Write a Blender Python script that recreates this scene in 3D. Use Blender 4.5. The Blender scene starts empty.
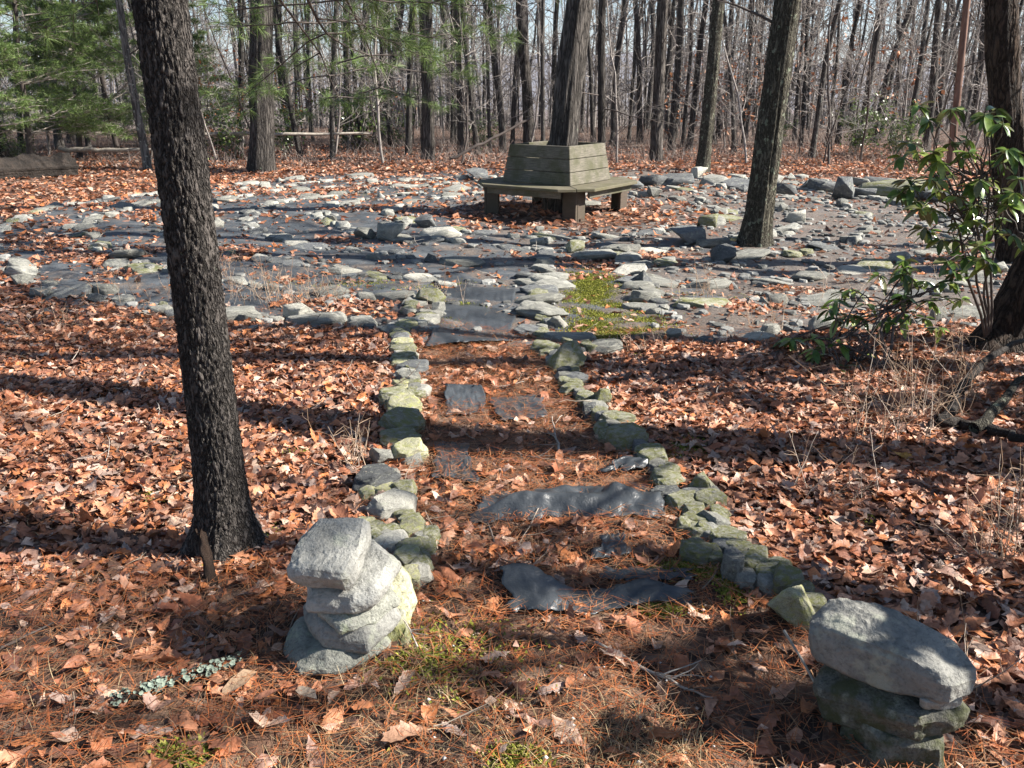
import bpy, bmesh, math, random
import numpy as np
from mathutils import Vector, Euler, noise as mn
PI = math.pi
S = bpy.context.scene
COL = S.collection
random.seed(7)
RNG = np.random.default_rng(11)

# ------------------------------------------------------------------ camera, sky, sun, exposure
F_PX, PITCH, CAM_H = 835.0, math.radians(19.4), 1.6
cam_d = bpy.data.cameras.new('camera')
cam = bpy.data.objects.new('camera', cam_d); COL.objects.link(cam)
cam.location = (0, 0, CAM_H)
cam.rotation_euler = (PI/2 - PITCH, 0, 0)
cam_d.sensor_width = 36.0; cam_d.lens = F_PX/1024*36.0
cam_d.clip_start = 0.05; cam_d.clip_end = 8000
S.camera = cam
SUN_EL = math.radians(36)
SH = Vector((-1.0, 0.03, 0)).normalized()          # direction in which shadows fall on the ground
sun_dir = (-SH)*math.cos(SUN_EL) + Vector((0, 0, math.sin(SUN_EL)))
w = bpy.data.worlds.new('World'); S.world = w; w.use_nodes = True
nt = w.node_tree; nt.nodes.clear()
sky = nt.nodes.new('ShaderNodeTexSky'); sky.sky_type = 'NISHITA'; sky.sun_disc = False
sky.sun_elevation = SUN_EL
sky.sun_rotation = math.atan2(sun_dir.x, sun_dir.y)
sky.air_density = 1.0; sky.dust_density = 0.3; sky.ozone_density = 2.5
bg = nt.nodes.new('ShaderNodeBackground'); bg.inputs[1].default_value = 0.05
wo = nt.nodes.new('ShaderNodeOutputWorld')
nt.links.new(sky.outputs[0], bg.inputs[0]); nt.links.new(bg.outputs[0], wo.inputs[0])
sd = bpy.data.lights.new('sun', 'SUN'); sd.energy = 5.0; sd.angle = math.radians(0.53); sd.color = (1.0, 0.94, 0.85)
so = bpy.data.objects.new('sun', sd); COL.objects.link(so)
so.rotation_euler = sun_dir.to_track_quat('Z', 'Y').to_euler()
so.location = (20, -2, 20)
S.view_settings.view_transform = 'Standard'; S.view_settings.look = 'None'
S.view_settings.exposure = 1.62; S.view_settings.gamma = 1.0
S.render.engine = 'CYCLES'
S.cycles.max_bounces = 5; S.cycles.diffuse_bounces = 2; S.cycles.glossy_bounces = 2
S.cycles.transmission_bounces = 2; S.cycles.transparent_max_bounces = 4
S.cycles.use_denoising = True
S.cycles.use_adaptive_sampling = True; S.cycles.adaptive_threshold = 0.01

# ------------------------------------------------------------------ helpers: geometry of the view
EX = 1.12
CX, CY = 0.62, 11.75            # the tree in the bench, the centre of the labyrinth
def gh_np(x, y):
    """height of the ground"""
    d = np.hypot(x, y)
    h = 0.022*np.sin(1.9*x+0.7*np.sin(1.3*y)) * np.cos(1.6*y+0.5) + 0.016*np.sin(4.1*x+1.0)*np.sin(3.7*y+2.0+x) + 0.04*np.sin(.43*x+.9)*np.cos(.38*y)
    far = np.clip((d-42)/400, 0, None)
    h = h - np.where(d > 42, 26*(1-np.exp(-far*3.0)), 0)
    return h
def gh(x, y): return float(gh_np(np.float64(x), np.float64(y)))
def ray(px, py):
    f = Vector((0, math.cos(PITCH), -math.sin(PITCH))); u = Vector((0, math.sin(PITCH), math.cos(PITCH)))
    return f + Vector((1, 0, 0))*((px-512)/F_PX) + u*((384-py)/F_PX)
def gp(px, py, dz=0.0):
    """ground point under a place in the photograph"""
    d = ray(px, py); z = 0.0
    for _ in range(4):
        t = (CAM_H-z-dz)/-d.z
        z = gh(d.x*t, d.y*t)
    return Vector((d.x*t, d.y*t, z))
def pd(px, py, y):
    d = ray(px, py); t = y/d.y
    return Vector((0, 0, CAM_H)) + d*t
def depth(p): return p.y*math.cos(PITCH) - (p.z-CAM_H)*math.sin(PITCH)
def mpp(p): return depth(p)/F_PX          # metres per pixel there
def proj(p):
    dz = p.z-CAM_H
    dp = p.y*math.cos(PITCH) - dz*math.sin(PITCH)
    return 512+F_PX*p.x/dp, 384-F_PX*(p.y*math.sin(PITCH)+dz*math.cos(PITCH))/dp

# ------------------------------------------------------------------ helpers: objects
def tag(o, label=None, cat=None, group=None, kind=None):
    if label: o['label'] = label
    if cat: o['category'] = cat
    if group: o['group'] = group
    if kind: o['kind'] = kind
    return o
def empty(name, loc, rz=0.0, scale=1.0):
    o = bpy.data.objects.new(name, None); COL.objects.link(o)
    o.location = loc; o.rotation_euler = (0, 0, rz); o.empty_display_size = 0.1
    o.scale = (scale,)*3
    return o
def link(name, me, mat=None, parent=None):
    o = bpy.data.objects.new(name, me); COL.objects.link(o)
    if mat is not None and not me.materials: me.materials.append(mat)
    if parent is not None: o.parent = parent
    return o
def mesh_np(name, V, F, smooth=True, tint=None):
    """V (n,3); F an (m,k) array or a list of such; tint (n,3) gives each leaf or blade its own colour"""
    me = bpy.data.meshes.new(name)
    Fs = F if isinstance(F, list) else [F]
    Fs = [np.asarray(f, dtype=np.int32) for f in Fs if len(f)]
    V = np.asarray(V, dtype=np.float32)
    me.vertices.add(len(V)); me.vertices.foreach_set('co', V.ravel())
    idx = np.concatenate([f.ravel() for f in Fs]); cnt = np.concatenate([np.full(len(f), f.shape[1], np.int32) for f in Fs])
    me.loops.add(len(idx)); me.loops.foreach_set('vertex_index', idx)
    me.polygons.add(len(cnt))
    me.polygons.foreach_set('loop_start', np.concatenate([[0], np.cumsum(cnt)[:-1]]).astype(np.int32))
    me.polygons.foreach_set('loop_total', cnt)
    me.polygons.foreach_set('use_smooth', np.full(len(cnt), smooth))
    if tint is not None:
        a = me.attributes.new('tint', 'FLOAT_COLOR', 'POINT')
        c = np.ones((len(V), 4), np.float32); c[:, :3] = tint
        a.data.foreach_set('color', c.ravel())
    me.update(calc_edges=True)
    return me
def copy_tree(o, parent=None):
    c = o.copy(); COL.objects.link(c)
    if parent is not None: c.parent = parent
    for ch in list(o.children): copy_tree(ch, c)
    return c
ONES = ['', 'first', 'second', 'third', 'fourth', 'fifth', 'sixth', 'seventh', 'eighth', 'ninth', 'tenth', 'eleventh', 'twelfth', 'thirteenth', 'fourteenth', 'fifteenth', 'sixteenth', 'seventeenth', 'eighteenth', 'nineteenth']
TENS = ['', '', 'twenty', 'thirty', 'forty', 'fifty', 'sixty', 'seventy', 'eighty', 'ninety']
def ordw(n):
    if n < 20: return ONES[n]
    if n >= 100: return 'hundredth' if n == 100 else 'hundred and '+ordw(n-100)
    t, u = divmod(n, 10)
    return (TENS[t][:-1]+'ieth') if u == 0 else TENS[t]+'-'+ONES[u]

# ------------------------------------------------------------------ helpers: shapes
def tube(pts, rad, sides=6, jit=0.0, cap=True):
    P = np.asarray([tuple(p) for p in pts], float); n = len(P); R = np.asarray(rad, float)
    T = np.gradient(P, axis=0); T /= np.linalg.norm(T, axis=1)[:, None]+1e-9
    ref = np.array([0, 0, 1.0]) if abs(T[0, 2]) < .8 else np.array([1.0, 0, 0])
    V = np.empty((n, sides, 3)); a = np.arange(sides)*2*PI/sides
    for i in range(n):
        N = ref - T[i]*ref.dot(T[i]); N /= np.linalg.norm(N)+1e-9; B = np.cross(T[i], N); ref = N
        r = R[i]*(1 + (RNG.uniform(-jit, jit, sides) if jit else 0))
        V[i] = P[i] + (np.cos(a)*r)[:, None]*N + (np.sin(a)*r)[:, None]*B
    i, j = np.meshgrid(np.arange(n-1), np.arange(sides), indexing='ij'); k = (j+1) % sides
    Fq = np.stack([i*sides+j, i*sides+k, (i+1)*sides+k, (i+1)*sides+j], -1).reshape(-1, 4)
    return V.reshape(-1, 3), Fq
class MB:
    """collects shells into one mesh"""
    def __init__(s): s.V = []; s.F = {}; s.T = []; s.n = 0
    def add(s, V, F, tint=None):
        V = np.asarray(V, float)
        for f in (F if isinstance(F, list) else [F]):
            f = np.asarray(f)
            s.F.setdefault(f.shape[1], []).append(f+s.n)
        s.V.append(V); s.n += len(V)
        if tint is not None: s.T.append(np.broadcast_to(np.asarray(tint, float), (len(V), 3)))
    def mesh(s, name, smooth=True):
        return mesh_np(name, np.concatenate(s.V), [np.concatenate(f) for f in s.F.values()], smooth, np.concatenate(s.T) if s.T else None)
    def build(s, name, mat, parent=None, smooth=True): return link(name, s.mesh(name, smooth), mat, parent)
def box_vf(c, ax, ay, az):
    """box at c with half axes"""
    c, ax, ay, az = (np.asarray(tuple(v), float) for v in (c, ax, ay, az))
    V = [c+i*ax+j*ay+k*az for k in (-1, 1) for i, j in ((-1, -1), (1, -1), (1, 1), (-1, 1))]
    return V, np.array([[0, 3, 2, 1], [4, 5, 6, 7], [0, 1, 5, 4], [1, 2, 6, 5], [2, 3, 7, 6], [3, 0, 4, 7]])
def bevel_mesh(me, off, seg=1):
    bm = bmesh.new(); bm.from_mesh(me)
    bmesh.ops.bevel(bm, geom=bm.edges[:], offset=off, segments=seg, affect='EDGES', clamp_overlap=True)
    bm.to_mesh(me); bm.free(); return me

# ------------------------------------------------------------------ materials
def mat(name):
    m = bpy.data.materials.new(name); m.use_nodes = True
    n = m.node_tree.nodes; l = m.node_tree.links
    return m, n, l, n['Principled BSDF']
def ramp(n, stops, interp='LINEAR'):
    r = n.new('ShaderNodeValToRGB'); e = r.color_ramp; e.interpolation = interp
    while len(e.elements) < len(stops): e.elements.new(0.5)
    for el, (p, c) in zip(e.elements, stops): el.position = p; el.color = (*c, 1) if len(c) == 3 else c
    return r
def g(v): return (v, v, v)
def ntex(n, l, co, scale, detail=6, rough=.6, dist=0):
    t = n.new('ShaderNodeTexNoise'); t.inputs['Scale'].default_value = scale; t.inputs['Detail'].default_value = detail
    t.inputs['Roughness'].default_value = rough; t.inputs['Distortion'].default_value = dist
    if co is not None: l.new(co, t.inputs['Vector'])
    return t
def mixc(n, l, fac, a, b):
    m = n.new('ShaderNodeMix'); m.data_type = 'RGBA'
    for s, v in ((m.inputs[0], fac), (m.inputs[6], a), (m.inputs[7], b)):
        if hasattr(v, 'is_linked'): l.new(v, s)
        elif isinstance(v, (int, float)): s.default_value = v
        else: s.default_value = (*v, 1)
    return m.outputs[2]
def bump(n, l, b, h, strength, dist):
    u = n.new('ShaderNodeBump'); u.inputs['Strength'].default_value = strength; u.inputs['Distance'].default_value = dist
    l.new(h, u.inputs['Height']); l.new(u.outputs[0], b.inputs['Normal']); return u
def coords(n, l, scale=(1, 1, 1), which='Object'):
    c = n.new('ShaderNodeTexCoord'); m = n.new('ShaderNodeMapping'); m.inputs['Scale'].default_value = scale
    l.new(c.outputs[which], m.inputs[0]); return m.outputs[0]

def bark_mat(name, dark, light, vs=9.0, stretch=.18, lichen=0.0, lc=(.33, .38, .28), strength=.9, lscale=14):
    m, n, l, b = mat(name)
    co = coords(n, l, (1, 1, stretch))
    w_ = ntex(n, l, co, vs*.8, 4)
    v = n.new('ShaderNodeTexVoronoi'); v.feature = 'DISTANCE_TO_EDGE'; v.inputs['Scale'].default_value = vs
    vm = n.new('ShaderNodeVectorMath'); vm.operation = 'MULTIPLY_ADD'; vm.inputs[1].default_value = (.25, .25, .25)
    l.new(w_.outputs['Color'], vm.inputs[0]); l.new(co, vm.inputs[2]); l.new(vm.outputs[0], v.inputs['Vector'])
    r = ramp(n, [(0, g(0)), (.22, g(.75)), (.6, g(1))]); l.new(v.outputs['Distance'], r.inputs[0])
    fine = ntex(n, l, co, vs*7, 6, .7)
    base = mixc(n, l, r.outputs[0], dark, light)
    var = ramp(n, [(.3, g(.55)), (.7, g(1.25))]); l.new(fine.outputs[0], var.inputs[0])
    mul = n.new('ShaderNodeMix'); mul.data_type = 'RGBA'; mul.blend_type = 'MULTIPLY'; mul.inputs[0].default_value = 1
    l.new(base, mul.inputs[6]); l.new(var.outputs[0], mul.inputs[7])
    col = mul.outputs[2]
    oi = n.new('ShaderNodeObjectInfo'); hv = n.new('ShaderNodeHueSaturation')
    mr = n.new('ShaderNodeMapRange'); mr.inputs[3].default_value = .65; mr.inputs[4].default_value = 1.35
    l.new(oi.outputs['Random'], mr.inputs[0]); l.new(mr.outputs[0], hv.inputs['Value']); l.new(col, hv.inputs['Color']); col = hv.outputs[0]
    if lichen > 0:
        co2 = coords(n, l, (1, 1, .8))
        s = ntex(n, l, co2, lscale, 3, .55); r2 = ramp(n, [(1-lichen, g(0)), (1-lichen+.03, g(.9))]); l.new(s.outputs[0], r2.inputs[0])
        col = mixc(n, l, r2.outputs[0], col, lc)
    l.new(col, b.inputs['Base Color']); b.inputs['Roughness'].default_value = .9; b.inputs['Specular IOR Level'].default_value = .25
    ad = n.new('ShaderNodeMath'); ad.operation = 'MULTIPLY_ADD'; ad.inputs[1].default_value = .35
    l.new(fine.outputs[0], ad.inputs[0]); l.new(r.outputs[0], ad.inputs[2])
    bump(n, l, b, ad.outputs[0], strength, .03)
    return m
def rock_mat(name, c1, c2, moss=0.0, mc=(.13, .15, .045), speck=.5, bscale=1.0, rough=.85):
    m, n, l, b = mat(name)
    co = coords(n, l, which='Object')
    oi = n.new('ShaderNodeObjectInfo')
    va = n.new('ShaderNodeVectorMath'); va.operation = 'ADD'
    l.new(co, va.inputs[0]); cmb = n.new('ShaderNodeCombineXYZ'); mu = n.new('ShaderNodeMath'); mu.operation = 'MULTIPLY'; mu.inputs[1].default_value = 37
    l.new(oi.outputs['Random'], mu.inputs[0]); l.new(mu.outputs[0], cmb.inputs[0]); l.new(mu.outputs[0], cmb.inputs[2]); l.new(cmb.outputs[0], va.inputs[1])
    P = va.outputs[0]
    n1 = ntex(n, l, P, 5*bscale, 8, .65, .4); r1 = ramp(n, [(.3, c1), (.7, c2)]); l.new(n1.outputs[0], r1.inputs[0])
    n2 = ntex(n, l, P, 60*bscale, 4, .7); r2 = ramp(n, [(.36, g(1-speck)), (.5, g(1)), (.7, g(1.1))]); l.new(n2.outputs[0], r2.inputs[0])
    mul = n.new('ShaderNodeMix'); mul.data_type = 'RGBA'; mul.blend_type = 'MULTIPLY'; mul.inputs[0].default_value = 1
    l.new(r1.outputs[0], mul.inputs[6]); l.new(r2.outputs[0], mul.inputs[7])
    hv = n.new('ShaderNodeHueSaturation'); mr = n.new('ShaderNodeMapRange'); mr.inputs[3].default_value = .7; mr.inputs[4].default_value = 1.25
    l.new(oi.outputs['Random'], mr.inputs[0]); l.new(mr.outputs[0], hv.inputs['Value']); l.new(mul.outputs[2], hv.inputs['Color'])
    col = hv.outputs[0]
    # rust and lichen stains
    n4 = ntex(n, l, P, 9*bscale, 5, .6); r4 = ramp(n, [(.56, g(0)), (.66, g(.55))]); l.new(n4.outputs[0], r4.inputs[0])
    col = mixc(n, l, r4.outputs[0], col, (.36, .37, .29))
    if moss > 0:
        n3 = ntex(n, l, P, 7*bscale, 7, .7); r3 = ramp(n, [(.62-moss*.4, g(0)), (.72-moss*.3, g(.92))]); l.new(n3.outputs[0], r3.inputs[0])
        col = mixc(n, l, r3.outputs[0], col, mc)
    l.new(col, b.inputs['Base Color']); b.inputs['Roughness'].default_value = rough; b.inputs['Specular IOR Level'].default_value = .3
    ad = n.new('ShaderNodeMath'); ad.operation = 'MULTIPLY_ADD'; ad.inputs[1].default_value = .3
    l.new(n2.outputs[0], ad.inputs[0]); l.new(n1.outputs[0], ad.inputs[2])
    hgt = ad.outputs[0]
    if bscale > 1.2:      # weathered pits
        pv = n.new('ShaderNodeTexVoronoi'); pv.inputs['Scale'].default_value = 75; pv.inputs['Randomness'].default_value = 1; l.new(P, pv.inputs['Vector'])
        pn = ntex(n, l, P, 11, 3); ps = n.new('ShaderNodeMath'); ps.operation = 'MULTIPLY_ADD'; ps.inputs[1].default_value = .55; ps.inputs[2].default_value = -.10; l.new(pn.outputs[0], ps.inputs[0])
        pl = n.new('ShaderNodeMath'); pl.operation = 'GREATER_THAN'; l.new(pv.outputs['Distance'], pl.inputs[0]); l.new(ps.outputs[0], pl.inputs[1])
        a2 = n.new('ShaderNodeMath'); a2.operation = 'MULTIPLY_ADD'; a2.inputs[1].default_value = .22; l.new(pl.outputs[0], a2.inputs[0]); l.new(hgt, a2.inputs[2]); hgt = a2.outputs[0]
    bump(n, l, b, hgt, .8, .03)
    return m
def tint_mat(name, rough=.6, spec=.3, trans=0.25, bumpy=0.0):
    m, n, l, b = mat(name)
    a = n.new('ShaderNodeAttribute'); a.attribute_name = 'tint'
    co = coords(n, l); nn = ntex(n, l, co, 55, 4); r = ramp(n, [(.3, g(.6)), (.65, g(1.15))]); l.new(nn.outputs[0], r.inputs[0])
    mul = n.new('ShaderNodeMix'); mul.data_type = 'RGBA'; mul.blend_type = 'MULTIPLY'; mul.inputs[0].default_value = 1
    l.new(a.outputs['Color'], mul.inputs[6]); l.new(r.outputs[0], mul.inputs[7])
    l.new(mul.outputs[2], b.inputs['Base Color']); b.inputs['Roughness'].default_value = rough; b.inputs['Specular IOR Level'].default_value = spec
    if bumpy: bump(n, l, b, nn.outputs[0], bumpy, .01)
    if trans > 0:
        t = n.new('ShaderNodeBsdfTranslucent'); l.new(mul.outputs[2], t.inputs[0])
        mx = n.new('ShaderNodeMixShader'); mx.inputs[0].default_value = trans
        l.new(b.outputs[0], mx.inputs[1]); l.new(t.outputs[0], mx.inputs[2]); l.new(mx.outputs[0], n['Material Output'].inputs[0])
    return m
def plain_mat(name, c1, c2, scale=8, rough=.8, spec=.3, stretch=(1, 1, 1), bs=.4, bd=.01):
    m, n, l, b = mat(name)
    co = coords(n, l, stretch); t = ntex(n, l, co, scale, 7, .65); r = ramp(n, [(.3, c1), (.7, c2)]); l.new(t.outputs[0], r.inputs[0])
    l.new(r.outputs[0], b.inputs['Base Color']); b.inputs['Roughness'].default_value = rough; b.inputs['Specular IOR Level'].default_value = spec
    if bs: bump(n, l, b, t.outputs[0], bs, bd)
    return m

M_BROWN = bark_mat('dark_brown_bark', (.016, .011, .008), (.085, .06, .045), 14, .25, .3, (.12, .12, .08), 1.0, 9)
M_PINE = bark_mat('pine_bark', (.02, .017, .015), (.145, .127, .115), 24, .3, .28, (.20, .24, .17), .8, 22)
M_BARK = bark_mat('ridged_bark', (.03, .026, .023), (.16, .142, .128), 16, .09, .30, (.16, .19, .13), 1.0, 10)
M_WOODS = bark_mat('grey_woods_bark', (.03, .026, .024), (.16, .145, .133), 16, .09, .36, (.3, .31, .27), .9, 9)
M_BARKP = bark_mat('pale_bark', (.07, .065, .06), (.26, .24, .22), 10, .12, .40, (.3, .31, .27), .6)
M_LICH = bark_mat('lichen_bark', (.035, .031, .023), (.15, .138, .105), 20, .3, .385, (.27, .30, .22), 1.0, 17)
M_TWIG = plain_mat('twig_bark', (.16, .14, .125), (.36, .325, .30), 12)
M_TWIGD = plain_mat('dark_twig_bark', (.045, .036, .032), (.11, .09, .08), 9)
M_DEAD = plain_mat('dead_wood', (.2, .17, .14), (.42, .38, .33), 18, stretch=(1, 1, 1))
M_ROT = plain_mat('rotten_wood', (.008, .007, .006), (.04, .03, .024), 9, bs=1.0, bd=.08)
M_LEAF = tint_mat('dry_leaf', .5, .4, .15, .5)
M_GREEN = tint_mat('rhododendron_leaf', .28, .55, .2)
M_NEEDLE = tint_mat('needle', .5, .3, .25)
M_MOSS = tint_mat('moss', .9, .1, .2)
M_GRASS = tint_mat('dead_grass', .6, .3, .25)
M_GREY = rock_mat('grey_stone', (.15, .15, .135), (.34, .335, .30))
M_PALE = rock_mat('pale_stone', (.29, .285, .25), (.50, .48, .42))
M_DARK = rock_mat('dark_stone', (.075, .08, .085), (.17, .175, .175))
M_MOSSY = rock_mat('mossy_stone', (.17, .17, .13), (.34, .33, .26), .45, (.15, .155, .05))
M_YELL = rock_mat('lichen_stone', (.26, .25, .17), (.46, .44, .3), .35, (.33, .34, .12))
M_CAIRN = rock_mat('cairn_stone', (.17, .17, .155), (.35, .345, .315), speck=.28, bscale=1.3)
M_CAIRNB = rock_mat('green_cairn_stone', (.16, .165, .14), (.33, .33, .285), moss=.22, mc=(.26, .29, .2), speck=.4, bscale=1.8)
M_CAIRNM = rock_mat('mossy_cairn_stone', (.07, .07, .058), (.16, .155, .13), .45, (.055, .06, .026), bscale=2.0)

def cloth_mat(name='weed_cloth', dirty=True):
    m, n, l, b = mat(name)
    co = coords(n, l)
    a = ntex(n, l, co, 3.2, 8, .7); r = ramp(n, [(.32, (.030, .036, .042)), (.62, (.078, .088, .098)), (.78, (.125, .125, .125))]); l.new(a.outputs[0], r.inputs[0])
    dn = ntex(n, l, co, 2.1, 9, .78, .6); dr = ramp(n, [(.50, g(0)), (.60, g(.85))])
    sx_ = n.new('ShaderNodeSeparateXYZ'); l.new(co, sx_.inputs[0]); mr_ = n.new('ShaderNodeMapRange'); mr_.inputs[1].default_value = -1.5; mr_.inputs[2].default_value = 2.5; mr_.inputs[3].default_value = -.02; mr_.inputs[4].default_value = .12; l.new(sx_.outputs[0], mr_.inputs[0])
    ad_ = n.new('ShaderNodeMath'); l.new(dn.outputs[0], ad_.inputs[0]); l.new(mr_.outputs[0], ad_.inputs[1]); l.new(ad_.outputs[0], dr.inputs[0])
    fs = ntex(n, l, co, 60, 5, .75); dc = ramp(n, [(.35, (.06, .045, .035)), (.6, (.19, .15, .12)), (.75, (.34, .3, .25))]); l.new(fs.outputs[0], dc.inputs[0])
    dcol = mixc(n, l, dr.outputs[0], r.outputs[0], dc.outputs[0])
    f = ntex(n, l, co, 140, 2)
    l.new(dcol if dirty else r.outputs[0], b.inputs['Base Color'])
    rr = ramp(n, [(.3, g(.48)), (.7, g(.75))]); l.new(a.outputs[0], rr.inputs[0]); l.new(rr.outputs[0], b.inputs['Roughness'])
    b.inputs['Specular IOR Level'].default_value = .6
    ad = n.new('ShaderNodeMath'); ad.operation = 'MULTIPLY_ADD'; ad.inputs[1].default_value = .06
    l.new(f.outputs[0], ad.inputs[0]); l.new(a.outputs[0], ad.inputs[2])
    bump(n, l, b, ad.outputs[0], .8, .05)
    return m
M_CLOTH = cloth_mat()
M_CLOTHB = cloth_mat('clean_cloth', False)
for n_ in M_CLOTHB.node_tree.nodes:
    if n_.type == 'BUMP': n_.inputs['Strength'].default_value = .32
    if n_.type == 'VALTORGB' and n_.color_ramp.elements[0].color[0] > .3: n_.color_ramp.elements[0].color = (.3, .3, .3, 1); n_.color_ramp.elements[1].color = (.45, .45, .45, 1)
for n_ in M_CLOTHB.node_tree.nodes:
    if n_.type == 'VALTORGB' and n_.color_ramp.elements[0].color[2] < .06:
        for e_ in n_.color_ramp.elements: e_.color = tuple(c_*.72 for c_ in list(e_.color)[:3])+(1,)
def wood_mat(name, c1, c2, green):
    m, n, l, b = mat(name)
    co = coords(n, l, (1, 1, 1)); gr = ntex(n, l, coords(n, l, (2, 2, 30)), 4, 8, .75)
    r = ramp(n, [(.3, c1), (.7, c2)]); l.new(gr.outputs[0], r.inputs[0])
    s = ntex(n, l, co, 4, 6, .65); r2 = ramp(n, [(.42, g(0)), (.62, g(.85))]); l.new(s.outputs[0], r2.inputs[0])
    col = mixc(n, l, r2.outputs[0], r.outputs[0], green)
    l.new(col, b.inputs['Base Color']); b.inputs['Roughness'].default_value = .85
    bump(n, l, b, gr.outputs[0], .4, .004)
    return m
M_BENCH = wood_mat('weathered_plank', (.03, .025, .018), (.21, .19, .145), (.06, .06, .026))
M_SEAT = wood_mat('weathered_seat', (.06, .05, .034), (.17, .15, .10), (.085, .08, .035))
M_BENCHD = wood_mat('dark_post_wood', (.035, .025, .018), (.10, .072, .05), (.05, .042, .025))

# ------------------------------------------------------------------ the ground
def ground():
    rr = np.concatenate([np.linspace(0.3, 26, 150), np.geomspace(27, 3500, 60)])
    na = 240; a = np.linspace(0, 2*PI, na, endpoint=False)
    R, A = np.meshgrid(rr, a, indexing='ij'); X = R*np.sin(A); Y = R*np.cos(A); Z = gh_np(X, Y)
    V = np.concatenate([np.stack([X, Y, Z], -1).reshape(-1, 3), [[0, 0, gh(0, 0)]]])
    i, j = np.meshgrid(np.arange(len(rr)-1), np.arange(na), indexing='ij'); k = (j+1) % na
    Fq = np.stack([i*na+j, i*na+k, (i+1)*na+k, (i+1)*na+j], -1).reshape(-1, 4)[:, ::-1]
    c = len(V)-1; Ft = np.stack([np.full(na, c), (np.arange(na)+1) % na, np.arange(na)], -1)[:, ::-1]
    m, n, l, b = mat('forest_floor')
    co = coords(n, l)
    v = n.new('ShaderNodeTexVoronoi'); v.inputs['Scale'].default_value = 14; l.new(co, v.inputs['Vector'])
    sp = n.new('ShaderNodeSeparateColor'); l.new(v.outputs['Color'], sp.inputs[0])
    r = ramp(n, [(0, (.045, .026, .018)), (.35, (.12, .06, .036)), (.7, (.2, .105, .065)), (1, (.3, .2, .14))]); l.new(sp.outputs[0], r.inputs[0])
    nz = ntex(n, l, co, 30, 8, .7); r2 = ramp(n, [(.35, g(.35)), (.65, g(1.1))]); l.new(nz.outputs[0], r2.inputs[0])
    mul = n.new('ShaderNodeMix'); mul.data_type = 'RGBA'; mul.blend_type = 'MULTIPLY'; mul.inputs[0].default_value = 1
    l.new(r.outputs[0], mul.inputs[6]); l.new(r2.outputs[0], mul.inputs[7])
    l.new(mul.outputs[2], b.inputs['Base Color']); b.inputs['Roughness'].default_value = .95
    bump(n, l, b, nz.outputs[0], .8, .03)
    tag(link('ground', mesh_np('ground', V, [Fq, Ft]), m), kind='structure')
ground()
# far ridge across the valley
def hills():
    xs = np.linspace(-2600, 2600, 160); V = []
    for s, (yy, zz) in enumerate(((1250, -40), (1500, .75), (1750, 1.0), (2300, -40))):
        for x in xs:
            top = 52 + 12*math.sin(x/420+1) + 9*math.sin(x/150) + 4*math.sin(x/60+2)
            V.append((x, yy, zz*top if zz > 0 else zz))
    nx = len(xs); i, j = np.meshgrid(np.arange(3), np.arange(nx-1), indexing='ij')
    Fq = np.stack([i*nx+j, i*nx+j+1, (i+1)*nx+j+1, (i+1)*nx+j], -1).reshape(-1, 4)
    m = plain_mat('far_woodland', (.11, .105, .12), (.19, .175, .185), .02, .95, .1, bs=0)
    tag(link('hills', mesh_np('hills', V, Fq), m), kind='structure')
hills()

# ------------------------------------------------------------------ weed cloth under the labyrinth
RINGS = [6.25, 5.4, 4.55, 3.7, 2.85, 2.05]
def cloth_disc():
    rr = np.linspace(1.3, 6.55, 110); na = 420; a = np.linspace(0, 2*PI, na, endpoint=False)
    R, A = np.meshgrid(rr, a, indexing='ij')
    R2 = R*(1+.02*np.sin(7*A)+.015*np.sin(17*A+1))
    X = CX+R2*EX*np.sin(A); Y = CY+R2*np.cos(A)
    Z = gh_np(X, Y)+.014+.009*np.sin(X*9+3*np.sin(Y*4))*np.sin(Y*7+1)+.006*np.sin(Y*23+4*np.sin(X*3))*np.sin(X*5)
    Z[0] -= .03; Z[-1] -= .03
    i, j = np.meshgrid(np.arange(len(rr)-1), np.arange(na), indexing='ij'); k = (j+1) % na
    Fq = np.stack([i*na+j, i*na+k, (i+1)*na+k, (i+1)*na+j], -1).reshape(-1, 4)[:, ::-1]
    tag(link('weed_cloth_ground', mesh_np('weed_cloth_ground', np.stack([X, Y, Z], -1).reshape(-1, 3), Fq), M_CLOTH), kind='structure')
cloth_disc()

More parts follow.
